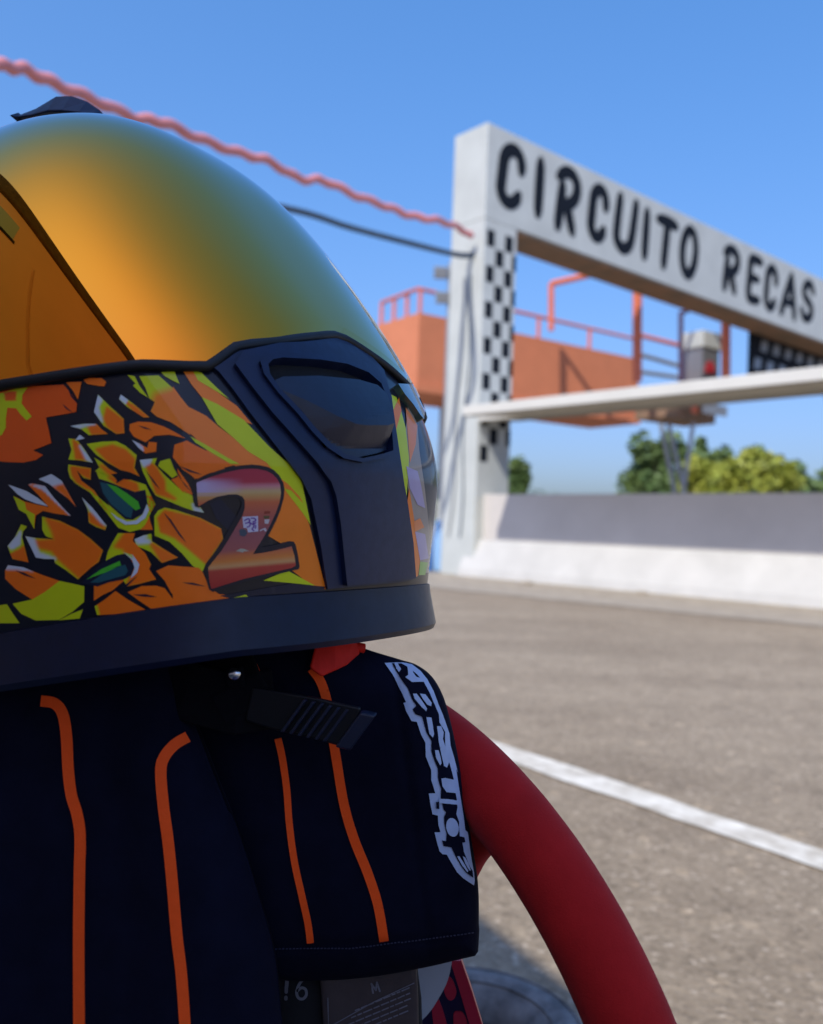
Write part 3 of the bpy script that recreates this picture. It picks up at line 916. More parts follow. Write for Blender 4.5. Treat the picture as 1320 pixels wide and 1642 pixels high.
class Decal:
    """pieces of film or panel that follow a surface; collected into one mesh"""
    def __init__(s, mapper): s.m = mapper; s.v, s.f, s.c, s.n = [], [], [], []

    def add(s, outer, off, color=(1, 1, 1), holes=(), step=4.0, skirt=None):
        V, T = triangulate(outer, holes, step)
        cols = color(V) if callable(color) else [color] * len(V)
        idx = {}
        for i, p in enumerate(V):
            o_ = off(p[0], p[1]) if callable(off) else off
            r = s.m(p[0], p[1], o_)
            if r is None: continue
            idx[i] = len(s.v); s.v.append(r[0]); s.n.append(r[1]); s.c.append(tuple(cols[i]))
        edges = {}
        for t in T:
            if all(i in idx for i in t):
                a, b, c = (s.v[idx[i]] for i in t)
                f = tuple(idx[i] for i in t)
                if (b - a).cross(c - a).dot(s.n[f[0]]) < 0: f = f[::-1]
                s.f.append(f)
                if skirt is not None:
                    for i in range(3):
                        e = (f[i], f[(i + 1) % 3])
                        if (e[1], e[0]) in edges: del edges[(e[1], e[0])]
                        else: edges[e] = 1
        if skirt is not None:
            low = {}
            for e in edges:
                for i in e:
                    if i not in low:
                        low[i] = None
            inv = {v: k for k, v in idx.items()}
            for i in list(low):
                p = V[inv[i]]; r = s.m(p[0], p[1], skirt)
                top = len(s.v); s.v.append(s.v[i]); s.n.append(None); s.c.append(s.c[i])
                s.v.append(r[0]); s.n.append(None); s.c.append(s.c[i]); low[i] = (top, top + 1)
            for a, b in edges:
                s.f.append((low[a][0], low[a][1], low[b][1], low[b][0]))
        return s

    def build(s, name, material, parent, normals=True):
        o = link_mesh(name, s.v, s.f, material, parent, smooth=True)
        me = o.data
        ca = me.color_attributes.new('Col', 'FLOAT_COLOR', 'POINT')
        ca.data.foreach_set('color', [x for c in s.c for x in (*c, 1)])
        if normals and all(n is not None for n in s.n):
            me.normals_split_custom_set_from_vertices([tuple(n) for n in s.n])
        elif normals:
            b = [tuple(n) if n is not None else (0, 0, 0) for n in s.n]
            me.normals_split_custom_set_from_vertices(b)
        return o


def z2(pts): return [(x / 3.4222, 560 + y / 3.4208) for x, y in pts]


def z3(pts): return [(280 + x / 3, 520 + y / 3) for x, y in pts]


def z6(pts): return [(600 + x / 3.733, 520 + y / 3.732) for x, y in pts]


# ---- visor: bottom edge taken where the photograph shows it, mirrored to the far side
edge_px = [(2, 612), (60, 603), (130, 592), (225, 580), (300, 583), (330, 583), (345, 573), (372, 553), (440, 545), (500, 537), (532, 535), (560, 543), (590, 571), (625, 610)]
tz = []
for x, y in edge_px:
    h = hit(x, y)
    if h is not None:
        q = Lc(h); tz.append((th_of(q), q[2]))
tz.sort()


def vis_low(th):
    a = abs(th)
    T_ = [t[0] for t in tz]; Q_ = [t[1] for t in tz]
    if a <= T_[0]: return Q_[0]
    if a >= T_[-1]: return Q_[-1] + (a - T_[-1]) * -.004
    return float(np.interp(a, T_, Q_))


VT = rad(112)
nv_t, nv_z = 260, 70
vv, nn = [], []
for i in range(nv_t + 1):
    th = -VT + 2 * VT * i / nv_t
    zl = vis_low(th) ; zh = ZT - .0008
    fade = max(0, (abs(th) - rad(88)) / rad(24))
    zh = zh - (zh - zl - .02) * fade ** 1.5
    for j in range(nv_z + 1):
        u = j / nv_z; z = zl + (zh - zl) * (1 - (1 - u) ** 1.7)
        p = SP(th, z); n_ = LN(p)
        o_ = .0032 if 0 < j < nv_z and 0 < i < nv_t else .0012
        vv.append(W(p + n_ * o_)); nn.append(Wn(n_))
fs_ = [(i * (nv_z + 1) + j, i * (nv_z + 1) + j + 1, (i + 1) * (nv_z + 1) + j + 1, (i + 1) * (nv_z + 1) + j) for i in range(nv_t) for j in range(nv_z)]
a_, b_, c_ = vv[fs_[50 * nv_z][0]], vv[fs_[50 * nv_z][1]], vv[fs_[50 * nv_z][2]]
if (b_ - a_).cross(c_ - b_).dot(nn[fs_[50 * nv_z][0]]) < 0: fs_ = [f[::-1] for f in fs_]
visor = link_mesh('visor', vv, fs_, M['visor'], helmet, smooth=True)
visor.data.normals_split_custom_set_from_vertices([tuple(n) for n in nn])

# dark rubber seal along the visor's lower edge
mb = MB()
pts = []
for i in range(160):
    th = -VT + 2 * VT * i / 159
    pts.append(W(SP(th, vis_low(th) - .0018, .0012)))
mb.tube(pts, .0021, 6)
mb.build('visor_seal', M['rubber'], helmet, smooth=True)

# ---- printed cheek
OR, OR2, YE, WH, TE, GR, DK = (1, .18, .006), (1, .23, .015), (.62, .68, .006), (.66, .70, .74), (.02, .10, .12), (.08, .50, .03), (.01, .012, .03)
DO = (.90, .11, .006)
SKN = (.95, .27, .07)


def petal(d, outer, base, inner=None, icol=OR, blur=9.0, off=.00035, conv=z2, step=3.0, whites=()):
    outer = conv(outer); inner = conv(inner) if inner else None
    wh = [conv(w_) for w_ in whites]

    def cf(V):
        c = np.tile(np.array(base, float), (len(V), 1))
        if inner:
            dd = dist_poly(inner, V); ins = inside(inner, V)
            t = np.where(ins, 1.0, np.clip(1 - dd / (blur / 3.4), 0, 1))[:, None]
            c = c * (1 - t) + np.array(icol) * t
        for w_ in wh:
            dd = dist_poly(w_, V); ins = inside(w_, V)
            t = np.where(ins, 1.0, np.clip(1 - dd / (blur / 4.5), 0, 1))[:, None]
            c = c * (1 - t) + np.array(WH) * t
        return c
    d.add(outer, off, cf, step=step)


d = Decal(shell_map)
petal(d, [(-60, 250), (0, 235), (150, 205), (350, 195), (400, 250), (425, 300), (420, 345), (340, 360), (255, 375), (262, 410), (270, 440), (285, 515), (235, 535), (185, 555), (240, 580), (200, 608), (130, 622), (60, 620), (-60, 612)], DO,
      off=.00030)
petal(d, [(-60, 255), (0, 245), (90, 218), (155, 212), (128, 250), (122, 298), (150, 335), (178, 370), (150, 392), (118, 360), (92, 325), (45, 322), (36, 380), (36, 430), (15, 470), (-60, 510)], YE, [(28, 238), (92, 232), (88, 278), (36, 280)], DO, 6, .00038)
petal(d, [(365, 182), (450, 180), (440, 230), (430, 278), (405, 232)], OR)
petal(d, [(460, 170), (490, 160), (560, 160), (585, 180), (575, 205), (545, 203), (480, 192)], OR)
petal(d, [(765, 150), (870, 145), (960, 225), (1040, 325), (1232, 462), (1232, 565), (1150, 520), (1000, 355), (1045, 472), (940, 402), (862, 372), (828, 342), (850, 292), (820, 270), (800, 215)], YE, [(865, 262), (960, 235), (1040, 325), (1232, 462), (1232, 565), (1150, 520), (1000, 355), (1045, 472), (940, 402), (862, 372), (835, 345), (850, 300)], OR2, 45)
petal(d, [(700, 142), (740, 150), (765, 200), (815, 268), (770, 240), (730, 200), (745, 190)], YE, None)
petal(d, [(885, 128), (958, 125), (968, 150), (985, 192), (945, 172), (905, 150)], YE)
# petals
petal(d, [(540, 250), (600, 310), (640, 345), (680, 382), (685, 462), (640, 466), (570, 420), (518, 345)], YE, [(590, 325), (680, 390), (682, 462), (640, 462), (590, 420), (575, 380)], OR, 16, whites=[[(536, 255), (560, 280), (538, 320), (560, 395), (520, 345)]])
petal(d, [(665, 250), (740, 305), (775, 335), (822, 375), (790, 376), (700, 318), (655, 275)], YE, [(690, 290), (740, 312), (818, 374), (790, 374), (740, 345)], OR, 10, whites=[[(665, 250), (700, 278), (690, 300), (657, 274)]])
petal(d, [(388, 422), (460, 410), (532, 410), (560, 440), (595, 466), (490, 472), (450, 440)], YE, [(490, 430), (532, 414), (590, 465), (510, 468)], OR, 16, whites=[[(388, 422), (520, 410), (470, 418), (440, 432)]])
petal(d, [(714, 412), (760, 398), (830, 402), (900, 425), (960, 455), (1018, 490), (930, 470), (848, 476), (800, 512), (735, 480), (712, 445)], OR, [(715, 412), (1015, 490), (800, 510)], OR)
petal(d, [(378, 490), (422, 495), (460, 540), (512, 622), (440, 610), (378, 606), (396, 552)], YE, [(405, 500), (440, 530), (480, 605), (420, 602), (415, 560)], OR, 14, whites=[[(440, 530), (512, 622), (478, 605)]])
petal(d, [(440, 470), (468, 490), (445, 496), (415, 500)], WH)
petal(d, [(478, 520), (560, 508), (640, 505), (690, 530), (752, 582), (740, 650), (768, 698), (715, 675), (662, 662), (590, 620), (530, 580)], YE, [(535, 550), (620, 530), (690, 555), (738, 605), (732, 655), (765, 695), (662, 660), (590, 610)], OR, 16)
petal(d, [(378, 632), (430, 640), (502, 652), (500, 716), (462, 706), (425, 665), (450, 720), (520, 775), (600, 895), (560, 860), (520, 800), (420, 738), (388, 705), (376, 665)], YE, [(392, 645), (498, 656), (497, 712), (440, 680), (455, 725), (520, 778), (590, 880), (520, 790), (420, 725), (400, 690)], OR, 12)
petal(d, [(520, 595), (560, 620), (600, 655), (645, 680), (612, 686), (640, 712), (600, 705), (525, 668), (548, 648)], YE, [(560, 640), (640, 680), (610, 690), (630, 710)], OR, 20)
petal(d, [(528, 662), (600, 690), (650, 722), (672, 712), (720, 716), (800, 742), (832, 805), (855, 850), (825, 905), (790, 982), (715, 1002), (650, 978), (590, 900), (545, 845), (500, 790), (480, 760), (530, 800), (600, 860)], YE, [(600, 700), (700, 715), (750, 740), (760, 780), (700, 770), (640, 735)], OR, 18)
petal(d, [(800, 800), (832, 805), (855, 850), (825, 905), (800, 960), (770, 990), (840, 990), (825, 940)], OR)
petal(d, [(540, 708), (600, 726), (660, 752), (742, 782), (800, 770), (812, 850), (782, 905), (730, 935), (690, 932), (600, 852), (556, 785)], DK, off=.00045)
petal(d, [(552, 728), (600, 738), (650, 790), (700, 830), (735, 870), (722, 925), (692, 918), (612, 850), (570, 790)], TE, off=.00052)
petal(d, [(590, 738), (640, 752), (700, 790), (760, 835), (772, 872), (748, 884), (690, 835), (640, 790)], GR, off=.00059)
petal(d, [(808, 848), (820, 880), (800, 925), (755, 958), (690, 962), (640, 930), (610, 892), (650, 922), (700, 945), (750, 938), (785, 905)], WH, off=.00059)
petal(d, [(48, 742), (100, 760), (150, 778), (210, 815), (270, 862), (200, 845), (140, 822), (100, 795)], WH)
petal(d, [(158, 742), (180, 735), (250, 750), (300, 815), (350, 870), (392, 914), (300, 900), (240, 886), (200, 912), (192, 985), (165, 935), (148, 902), (108, 880), (78, 805), (140, 835), (200, 850), (270, 866), (215, 800)], OR, [(250, 860), (300, 890), (390, 912)], OR, 8, off=.00037,
      whites=[[(165, 738), (250, 751), (300, 816), (392, 914), (295, 825), (240, 770)]])
petal(d, [(78, 805), (140, 838), (150, 880), (195, 905), (192, 985), (165, 935), (148, 902), (108, 880)], YE, off=.00044)
petal(d, [(215, 712), (285, 684), (342, 722), (380, 790), (422, 866), (378, 820), (330, 785), (275, 740)], WH, [(300, 758), (352, 745), (420, 865), (360, 805)], OR, 16)
petal(d, [(452, 812), (510, 870), (550, 920), (588, 968), (580, 992), (530, 975), (490, 950), (484, 880)], YE, [(488, 900), (520, 905), (578, 985), (500, 948)], OR, 14, whites=[[(452, 812), (512, 870), (585, 965), (560, 950), (490, 872)]])
petal(d, [(235, 918), (330, 940), (430, 988), (500, 1040), (568, 1102), (545, 1165), (500, 1198), (430, 1262), (370, 1215), (305, 1172), (300, 1150), (250, 1150), (200, 1142), (170, 1080), (142, 1025), (200, 1035), (300, 1042), (255, 1025), (235, 990)], YE,
      [(262, 930), (350, 958), (430, 992), (562, 1102), (542, 1160), (440, 1250), (330, 1150), (290, 1100), (225, 1085), (200, 1055), (310, 1046), (290, 990)], OR, 22, whites=[[(148, 1028), (185, 1040), (200, 1085), (215, 1120), (300, 1150), (200, 1142), (170, 1080)]])
petal(d, [(45, 1080), (85, 1030), (120, 960), (152, 972), (130, 1000), (125, 1030), (160, 1168), (120, 1160), (72, 1150)], YE, [(60, 1125), (110, 1100), (135, 1080), (160, 1168), (75, 1150)], OR, 10, whites=[[(48, 1078), (90, 1028), (118, 1000), (112, 1070), (70, 1095)]])
petal(d, [(32, 1212), (48, 1184), (130, 1195), (230, 1235), (330, 1270), (250, 1330), (180, 1372), (90, 1315), (32, 1258)], OR, whites=[[(40, 1184), (130, 1194), (180, 1216), (100, 1206), (36, 1206)]])
petal(d, [(328, 1270), (390, 1282), (466, 1300), (464, 1385), (400, 1440), (325, 1484), (200, 1487), (120, 1450), (72, 1395), (180, 1372), (250, 1330)], YE)
petal(d, [(-60, 1412), (0, 1404), (42, 1398), (75, 1450), (112, 1502), (0, 1502), (-60, 1503)], YE)
petal(d, [(325, 1486), (400, 1448), (458, 1426), (440, 1476)], YE)
petal(d, [(518, 1292), (580, 1275), (640, 1268), (690, 1262), (655, 1292), (620, 1322), (570, 1345), (518, 1378)], OR)
petal(d, [(636, 1325), (700, 1370), (808, 1432), (700, 1448), (540, 1458), (522, 1410), (580, 1370)], OR, whites=[], off=.00035)
petal(d, [(522, 1408), (545, 1400), (560, 1456), (535, 1456)], YE, [(545, 1400), (560, 1456), (556, 1456)], OR, 14, off=.00042)
petal(d, [(650, 1008), (742, 1008), (730, 1050), (800, 1120), (830, 1180), (820, 1205), (858, 1262), (760, 1288), (700, 1300), (660, 1240), (580, 1165), (600, 1090)], YE, [(690, 1012), (742, 1012), (730, 1050), (800, 1120), (855, 1260), (760, 1285), (700, 1295), (740, 1200), (680, 1090), (640, 1080)], OR, 22)
petal(d, [(448, 1282), (520, 1210), (580, 1160), (640, 1130), (700, 1118), (742, 1190), (722, 1240), (682, 1262), (600, 1278), (540, 1300), (490, 1292)], DK, off=.00045)
petal(d, [(500, 1278), (590, 1215), (690, 1180), (705, 1215), (690, 1238), (620, 1258), (540, 1280)], TE, off=.00052)
petal(d, [(478, 1262), (560, 1205), (660, 1160), (668, 1185), (570, 1212), (600, 1205), (650, 1192), (580, 1225), (520, 1245)], GR, off=.00059)
petal(d, [(680, 1112), (730, 1125), (768, 1180), (755, 1225), (718, 1258), (742, 1200), (728, 1155)], WH, [(690, 1114), (720, 1122), (728, 1140)], YE, 10, off=.00059)
petal(d, [(740, 1042), (790, 1020), (832, 1012), (835, 1052), (900, 1095), (978, 1142), (890, 1172), (830, 1112), (750, 1078)], YE, [(835, 1070), (900, 1100), (972, 1142), (892, 1168)], OR, 22, whites=[[(745, 1040), (800, 1022), (790, 1040), (820, 1055), (760, 1060)]])
petal(d, [(848, 915), (868, 885), (905, 868), (960, 880), (1100, 925), (1212, 982), (1225, 1040), (1180, 1110), (1130, 1175), (1112, 1218), (1060, 1190), (1000, 1120), (930, 1055), (850, 1022)], YE,
      [(870, 925), (905, 885), (1100, 930), (1215, 990), (1220, 1040), (1130, 1172), (1040, 1095), (960, 1030), (885, 1000)], OR, 14)
petal(d, [(768, 608), (862, 598), (850, 630), (905, 690), (980, 760), (1060, 805), (1120, 897), (1060, 885), (1010, 868), (930, 835), (855, 802), (820, 745), (785, 670)], YE,
      [(800, 622), (850, 640), (900, 720), (905, 780), (960, 820), (860, 790), (830, 700)], OR, 16, whites=[[(770, 608), (830, 604), (820, 625), (790, 640)], [(1060, 850), (1115, 893), (1070, 884)]])
petal(d, [(868, 640), (880, 615), (932, 600), (958, 640), (975, 690), (945, 706), (905, 670)], YE, off=.00040)
petal(d, [(975, 655), (1000, 690), (1035, 740), (1062, 800), (1005, 785), (940, 715), (975, 700)], OR)
petal(d, [(965, 525), (1050, 518), (1140, 560), (1232, 618), (1232, 662), (1150, 680), (1070, 712), (1000, 642), (975, 575)], OR, [(1000, 560), (1232, 640), (1070, 700)], OR)
petal(d, [(725, 498), (770, 520), (810, 542), (818, 508), (862, 512), (858, 562), (800, 572), (765, 545)], OR, whites=[[(725, 498), (770, 522), (790, 560), (762, 542)]])
petal(d, [(858, 1216), (925, 1185), (1100, 1198), (1150, 1305), (1232, 1365), (1232, 1372), (1100, 1385), (985, 1380), (940, 1335), (905, 1270)], OR)
petal(d, [(702, 1332), (780, 1298), (860, 1296), (905, 1310), (950, 1370), (1010, 1395), (1130, 1392), (1000, 1405), (832, 1424), (760, 1375)], OR)
petal(d, [(1130, 1400), (1232, 1392), (1232, 1398), (1100, 1412), (860, 1432), (850, 1428)], OR)
# dark ink accents over the petals
for q in ([(345, 300), (375, 325), (405, 350), (370, 330)], [(370, 200), (400, 250), (428, 300), (395, 262)], [(430, 672), (458, 712), (500, 735), (455, 722)], [(640, 690), (655, 715), (700, 700), (665, 722), (640, 735), (648, 715)],
          [(900, 895), (940, 935), (975, 990), (1025, 1062), (985, 1020), (935, 945)], [(1000, 1278), (1060, 1280), (1130, 1300), (1065, 1292)], [(730, 1345), (800, 1342), (865, 1358), (800, 1356)], [(985, 640), (1040, 660), (1110, 688), (1040, 672)],
          [(90, 1212), (140, 1225), (205, 1258), (140, 1238)], [(800, 660), (850, 725), (880, 770), (840, 725)], [(760, 420), (800, 430), (835, 445), (795, 436)], [(930, 590), (960, 640), (1000, 720), (1060, 790), (1015, 745), (960, 660)],
          [(640, 1010), (600, 1100), (590, 1090), (632, 1012)], [(700, 1300), (760, 1240), (700, 1285), (640, 1318)]):
    petal(d, q, DK, off=.00066)
# right part of the cheek, next to the mouthpiece
petal(d, [(-8, 300), (60, 395), (150, 440), (210, 492), (300, 560), (350, 610), (450, 660), (520, 742), (600, 860), (645, 960), (725, 1272), (690, 1282), (560, 1182), (520, 1060), (420, 1000), (480, 800), (320, 690), (200, 655), (90, 540), (-8, 455)], OR2, [(520, 1000), (640, 960), (722, 1272), (690, 1280), (560, 1182)], (.95, .22, .01), 60, conv=z3, off=.00036)
petal(d, [(42, 228), (100, 226), (160, 295), (300, 395), (372, 482), (330, 470), (205, 392), (130, 352), (80, 290)], OR2, conv=z3)
petal(d, [(88, 226), (128, 235), (200, 305), (262, 362), (190, 318), (112, 272)], YE, conv=z3, off=.00042)
petal(d, [(130, 352), (205, 385), (332, 462), (452, 588), (602, 722), (652, 965), (612, 905), (535, 805), (500, 735), (440, 665), (352, 612), (280, 545), (205, 482)], YE, conv=z3, off=.00043)
petal(d, [(500, 735), (545, 770), (600, 830), (615, 860), (560, 800), (530, 790)], OR2, conv=z3, off=.00049)
petal(d, [(75, 540), (150, 580), (250, 640), (310, 672), (270, 672), (180, 620), (100, 570)], YE, conv=z3, off=.00049)
petal(d, [(0, 580), (60, 560), (180, 630), (280, 680), (190, 700), (110, 745), (40, 700), (-8, 640)], OR, conv=z3, off=.00041)
petal(d, [(-8, 1190), (60, 1215), (150, 1292), (270, 1302), (352, 1322), (280, 1332), (100, 1352), (-8, 1360)], OR, conv=z3, off=.00037)
petal(d, [(160, 850), (210, 828), (330, 960), (300, 985), (265, 1000), (200, 935)], DK, conv=z3, off=.00045)
petal(d, [(425, 1232), (540, 1184), (672, 1256), (560, 1244)], YE, conv=z3, off=.00050)
petal(d, [(215, 1305), (300, 1292), (560, 1246), (720, 1262), (715, 1280), (420, 1302), (270, 1318)], DK, conv=z3, off=.00048)
petal(d, [(262, 1320), (340, 1300), (365, 1320), (280, 1332)], YE, conv=z3, off=.00054)
d.build('cheek_graphic', M['graphic'], helmet)

# far cheek, seen edge-on at the right
d = Decal(shell_map)
petal(d, [(72, 410), (130, 438), (155, 505), (185, 620), (205, 800), (200, 900), (182, 1160), (150, 960), (110, 690), (88, 560)], YE, conv=z6, step=2)
petal(d, [(200, 470), (255, 600), (268, 760), (300, 980), (330, 1250), (345, 1480), (255, 1500), (200, 980), (180, 700)], (.40, .30, .22), conv=z6, step=3, off=.00030)
petal(d, [(98, 545), (145, 440), (160, 520), (120, 660)], OR2, conv=z6, step=2, off=.00042)
petal(d, [(182, 1155), (205, 980), (262, 1330), (270, 1420), (258, 1505), (222, 1528), (205, 1350)], OR2, conv=z6, step=2, off=.00042)
petal(d, [(185, 500), (215, 540), (255, 610), (245, 720), (210, 830), (200, 700)], SKN, conv=z6, step=2, off=.00042)
petal(d, [(188, 850), (255, 880), (275, 960), (300, 1100), (255, 1080), (208, 980)], (.50, .38, .52), conv=z6, step=2, off=.00048)
petal(d, [(240, 1240), (300, 1255), (322, 1400), (270, 1412)], (.50, .38, .52), conv=z6, step=2, off=.00048)
petal(d, [(232, 1180), (270, 1160), (295, 1215), (240, 1240)], SKN, conv=z6, step=2, off=.00048)
petal(d, [(270, 1420), (318, 1425), (300, 1500), (262, 1500)], (.35, .55, .1), conv=z6, step=2, off=.00048)
d.build('far_cheek_graphic', M['graphic'], helmet)

# ---- the number 2 sticker
def zn(pts): return [(300 + x / 6.6, 730 + y / 6.6) for x, y in pts]


two_out = [(50, 290), (95, 255), (220, 200), (350, 155), (460, 125), (560, 108), (680, 100), (760, 106), (850, 125), (910, 155), (970, 215), (1012, 295), (1022, 360), (1015, 450), (980, 580), (930, 700), (870, 820), (778, 975), (900, 950), (1070, 908), (1118, 912), (1140, 945), (1165, 1060), (1182, 1180), (1170, 1205), (1090, 1222), (900, 1270), (600, 1340), (272, 1442), (235, 1420), (210, 1340), (188, 1170), (220, 1120), (300, 1010), (370, 900), (440, 780), (520, 640), (568, 545), (572, 490), (545, 455), (490, 440), (400, 442), (280, 480), (185, 540), (120, 552), (85, 540), (66, 480), (55, 380)]
two_in = [(100, 290), (220, 240), (380, 188), (480, 165), (570, 148), (660, 142), (740, 145), (830, 165), (890, 195), (945, 250), (975, 310), (985, 400), (968, 500), (930, 610), (870, 740), (800, 870), (690, 1045), (800, 1030), (950, 1000), (1095, 962), (1125, 1060), (1140, 1165), (1100, 1190), (900, 1235), (600, 1305), (255, 1412), (235, 1330), (222, 1185), (280, 1110), (360, 1010), (430, 900), (500, 780), (580, 640), (605, 560), (605, 480), (580, 435), (520, 412), (430, 415), (310, 440), (220, 480), (120, 540), (108, 440)]
n2 = Decal(shell_map)
n2.add(zn(two_out), .0007, (.012, .010, .02), step=2.5)


def bands(V):
    st = [(140, (.42, .03, .06)), (285, (.46, .035, .06)), (330, (.62, .22, .24)), (385, (.60, .40, .17)), (430, (.62, .32, .10)), (500, (.62, .14, .05)), (640, (.45, .10, .07)), (800, (.32, .09, .10)), (1000, (.38, .10, .09)), (1050, (.62, .16, .05)), (1110, (.70, .22, .04)), (1165, (.66, .33, .12)), (1200, (.48, .05, .03)), (1400, (.40, .02, .02))]
    ys = [a for a, _ in st]; out = []
    for x, y in V:
        u, v_ = (x - 300) * 6.6, (y - 730) * 6.6
        v2 = v_ + (u - 550) * (.09 if v_ > 950 else .02)
        c = [float(np.interp(v2, ys, [q[1][k] for q in st])) for k in range(3)]
        if 230 < v_ < 430 and u < 600:
            t = max(0, min(1, (600 - u) / 420)) * (1 if v_ < 390 else .3) * min(1, (v_ - 230) / 60)
            c = [c[k] * (1 - t) + (.55, .42, .60)[k] * t for k in range(3)]
        out.append(tuple(c))
    return out


n2.add(zn(two_in), .0008, bands, step=2.0)
num = n2.build('number_sticker', M['graphic'], helmet)
num['label'] = 'sticker in the shape of a number 2 with a sunset gradient and dark outline'
sq = Decal(shell_map)
sq.add(zn([(580, 650), (742, 642), (745, 805), (640, 815), (625, 770), (590, 765)]), .0009, (.62, .56, .66), step=2)
PU = (.16, .05, .30)
for st in ([(600, 690), (640, 670), (660, 690)], [(670, 665), (700, 665), (720, 685), (700, 700)], [(610, 720), (650, 710), (690, 730), (720, 710)], [(650, 690), (660, 740), (630, 760)], [(690, 700), (700, 750), (680, 780), (700, 795)], [(720, 740), (715, 770)]):
    sq.add(zn(stroke_outline(catmull(st, 4) if len(st) > 2 else st, 13)), .0010, PU, step=2)
sq.add(zn([(800, 640), (865, 640), (855, 670), (805, 668)]), .0009, (.12, .09, .03), step=2)
sq.add(zn([(810, 678), (865, 676), (850, 725), (812, 722)]), .0009, (.60, .52, .50), step=2)
sq.add(zn([(812, 590), (870, 590), (868, 615), (805, 618)]), .0009, (.28, .04, .02), step=2)
sq.add(zn([(545, 790), (580, 775), (620, 790), (630, 830), (600, 860), (555, 850)]), .0009, (.06, .08, .11), step=2)
sq.add(zn([(760, 790), (820, 765), (835, 795), (820, 810), (800, 785), (765, 805)]), .0009, (.60, .50, .50), step=2)
sq.add(zn([(510, 1012), (560, 985), (600, 990), (650, 1012), (600, 1015), (580, 1028), (550, 1018)]), .0009, (.45, .40, .30), step=2)
sq.build('sticker_print', M['graphic'], num)

# ---- black mouthpiece with its air intake
mouth = [(331, 584), (345, 575), (358, 564), (372, 553), (400, 548), (440, 545), (500, 538), (530, 537), (548, 541), (562, 548), (590, 573), (612, 597), (619, 625), (626, 660), (633, 710), (642, 770), (652, 850), (659, 928), (640, 933), (590, 938), (521, 944), (516, 915), (511, 880), (503, 840), (495, 800), (480, 768), (460, 742), (440, 717), (400, 666), (370, 625), (350, 600)]
inner = [(385, 572), (440, 560), (520, 556), (560, 566), (590, 590), (606, 615), (614, 650), (626, 730), (640, 800), (650, 870), (654, 926), (590, 934), (545, 938), (540, 890), (535, 840), (528, 795), (520, 772), (500, 745), (470, 712), (430, 668), (400, 630), (372, 592)]
rec_o = [(408, 592), (420, 582), (440, 579), (500, 582), (545, 588), (580, 602), (602, 620), (612, 645), (617, 690), (618, 730), (600, 738), (565, 744), (535, 738), (510, 722), (488, 700), (465, 672), (435, 640), (414, 612)]
rec = [(420, 597), (427, 590), (442, 587), (500, 590), (542, 596), (576, 609), (596, 626), (605, 648), (611, 690), (613, 727), (596, 732), (565, 738), (538, 732), (515, 716), (492, 693), (470, 667), (438, 634), (423, 612)]
d = Decal(shell_map)
d.add(mouth, .0018, holes=[inner], step=7, skirt=-.001)
mp = d.build('mouthpiece', M['matte'], helmet)
d = Decal(shell_map); d.add(inner, .0042, holes=[rec_o], step=7, skirt=.001); d.build('front_plate', M['matte'], mp)
d = Decal(shell_map); d.add(rec_o, .0058, holes=[rec], step=5, skirt=.0005); d.build('intake_frame', M['matte'], mp)
d = Decal(shell_map); d.add(rec, .0008, step=6); d.build('intake_recess', M['dark'], mp)
fl_top = [(434, 618), (446, 612), (500, 612), (560, 620), (588, 630), (600, 645), (606, 691), (596, 694), (562, 694), (545, 692), (520, 680), (480, 655), (430, 628)]
fl_lip = [(430, 628), (480, 655), (520, 680), (545, 692), (562, 694), (596, 694), (606, 691), (611, 724), (596, 729), (566, 735), (540, 729), (518, 714), (496, 691), (474, 665), (445, 640)]


def f_top(x, y): return .0035 + .0055 * max(0, min(1, ((y - 612) + (x - 430) * .25) / 105))


def f_lip(x, y):
    # steep face falling back from the flap's edge into the recess
    dd = dist_poly([(430, 628), (480, 655), (520, 680), (545, 692), (562, 694), (596, 694), (606, 691), (596, 694), (545, 692), (480, 655)], np.array([[x, y]]))[0]
    return max(.0030, f_top(x, y) - .00022 * dd)


d = Decal(shell_map); d.add(fl_top, f_top, step=5); d.add(fl_lip, f_lip, step=4, skirt=.001); fl = d.build('intake_flap', M['flap'], mp, normals=False)
fl.data.polygons.foreach_set('use_smooth', [False] * len(fl.data.polygons))
ms = fl.modifiers.new('ws', 'WEIGHTED_NORMAL') if False else None

# small visor tab and clear edge at the front
d = Decal(shell_map)
d.add(z6([(110, 378), (200, 380), (238, 400), (262, 450), (270, 520), (262, 585), (240, 560), (200, 500), (150, 440)]), .0034, step=3, skirt=0)
d.build('visor_tab', mat('smoked_green_plastic', (.05, .09, .07), .2, coat=1), helmet)

# ---- base trim running all round
TRF = [(-.0020, .0095), (.0008, .0085), (.0012, .004), (.0022, -.003), (.0040, -.0150), (.0030, -.0180), (-.002, -.0170), (-.014, -.0120)]
def rim_z(x): return ZR - .003 - .115 * max(0, min(.145, .15 - x)) + .07 * x
nv = 200; vs_ = []
for k in range(nv):
    th = 2 * math.pi * k / nv
    p0 = SP(th, ZR); n0 = LN(p0); n0[2] = 0; n0 /= np.linalg.norm(n0)
    for o_, z in TRF:
        q = p0 + n0 * o_; q[2] = rim_z(p0[0]) + z * .80; vs_.append(W(q))
m_ = len(TRF)
fs_ = [(k * m_ + j, k * m_ + j + 1, ((k + 1) % nv) * m_ + j + 1, ((k + 1) % nv) * m_ + j) for k in range(nv) for j in range(m_ - 1)]
tr = link_mesh('base_trim', vs_, fs_, mat('satin_black_trim', (.004, .008, .030), .38, spec=.3, noise=(150, .3, 5)), helmet, smooth=True)
es = tr.modifiers.new('e', 'EDGE_SPLIT'); es.split_angle = rad(25)
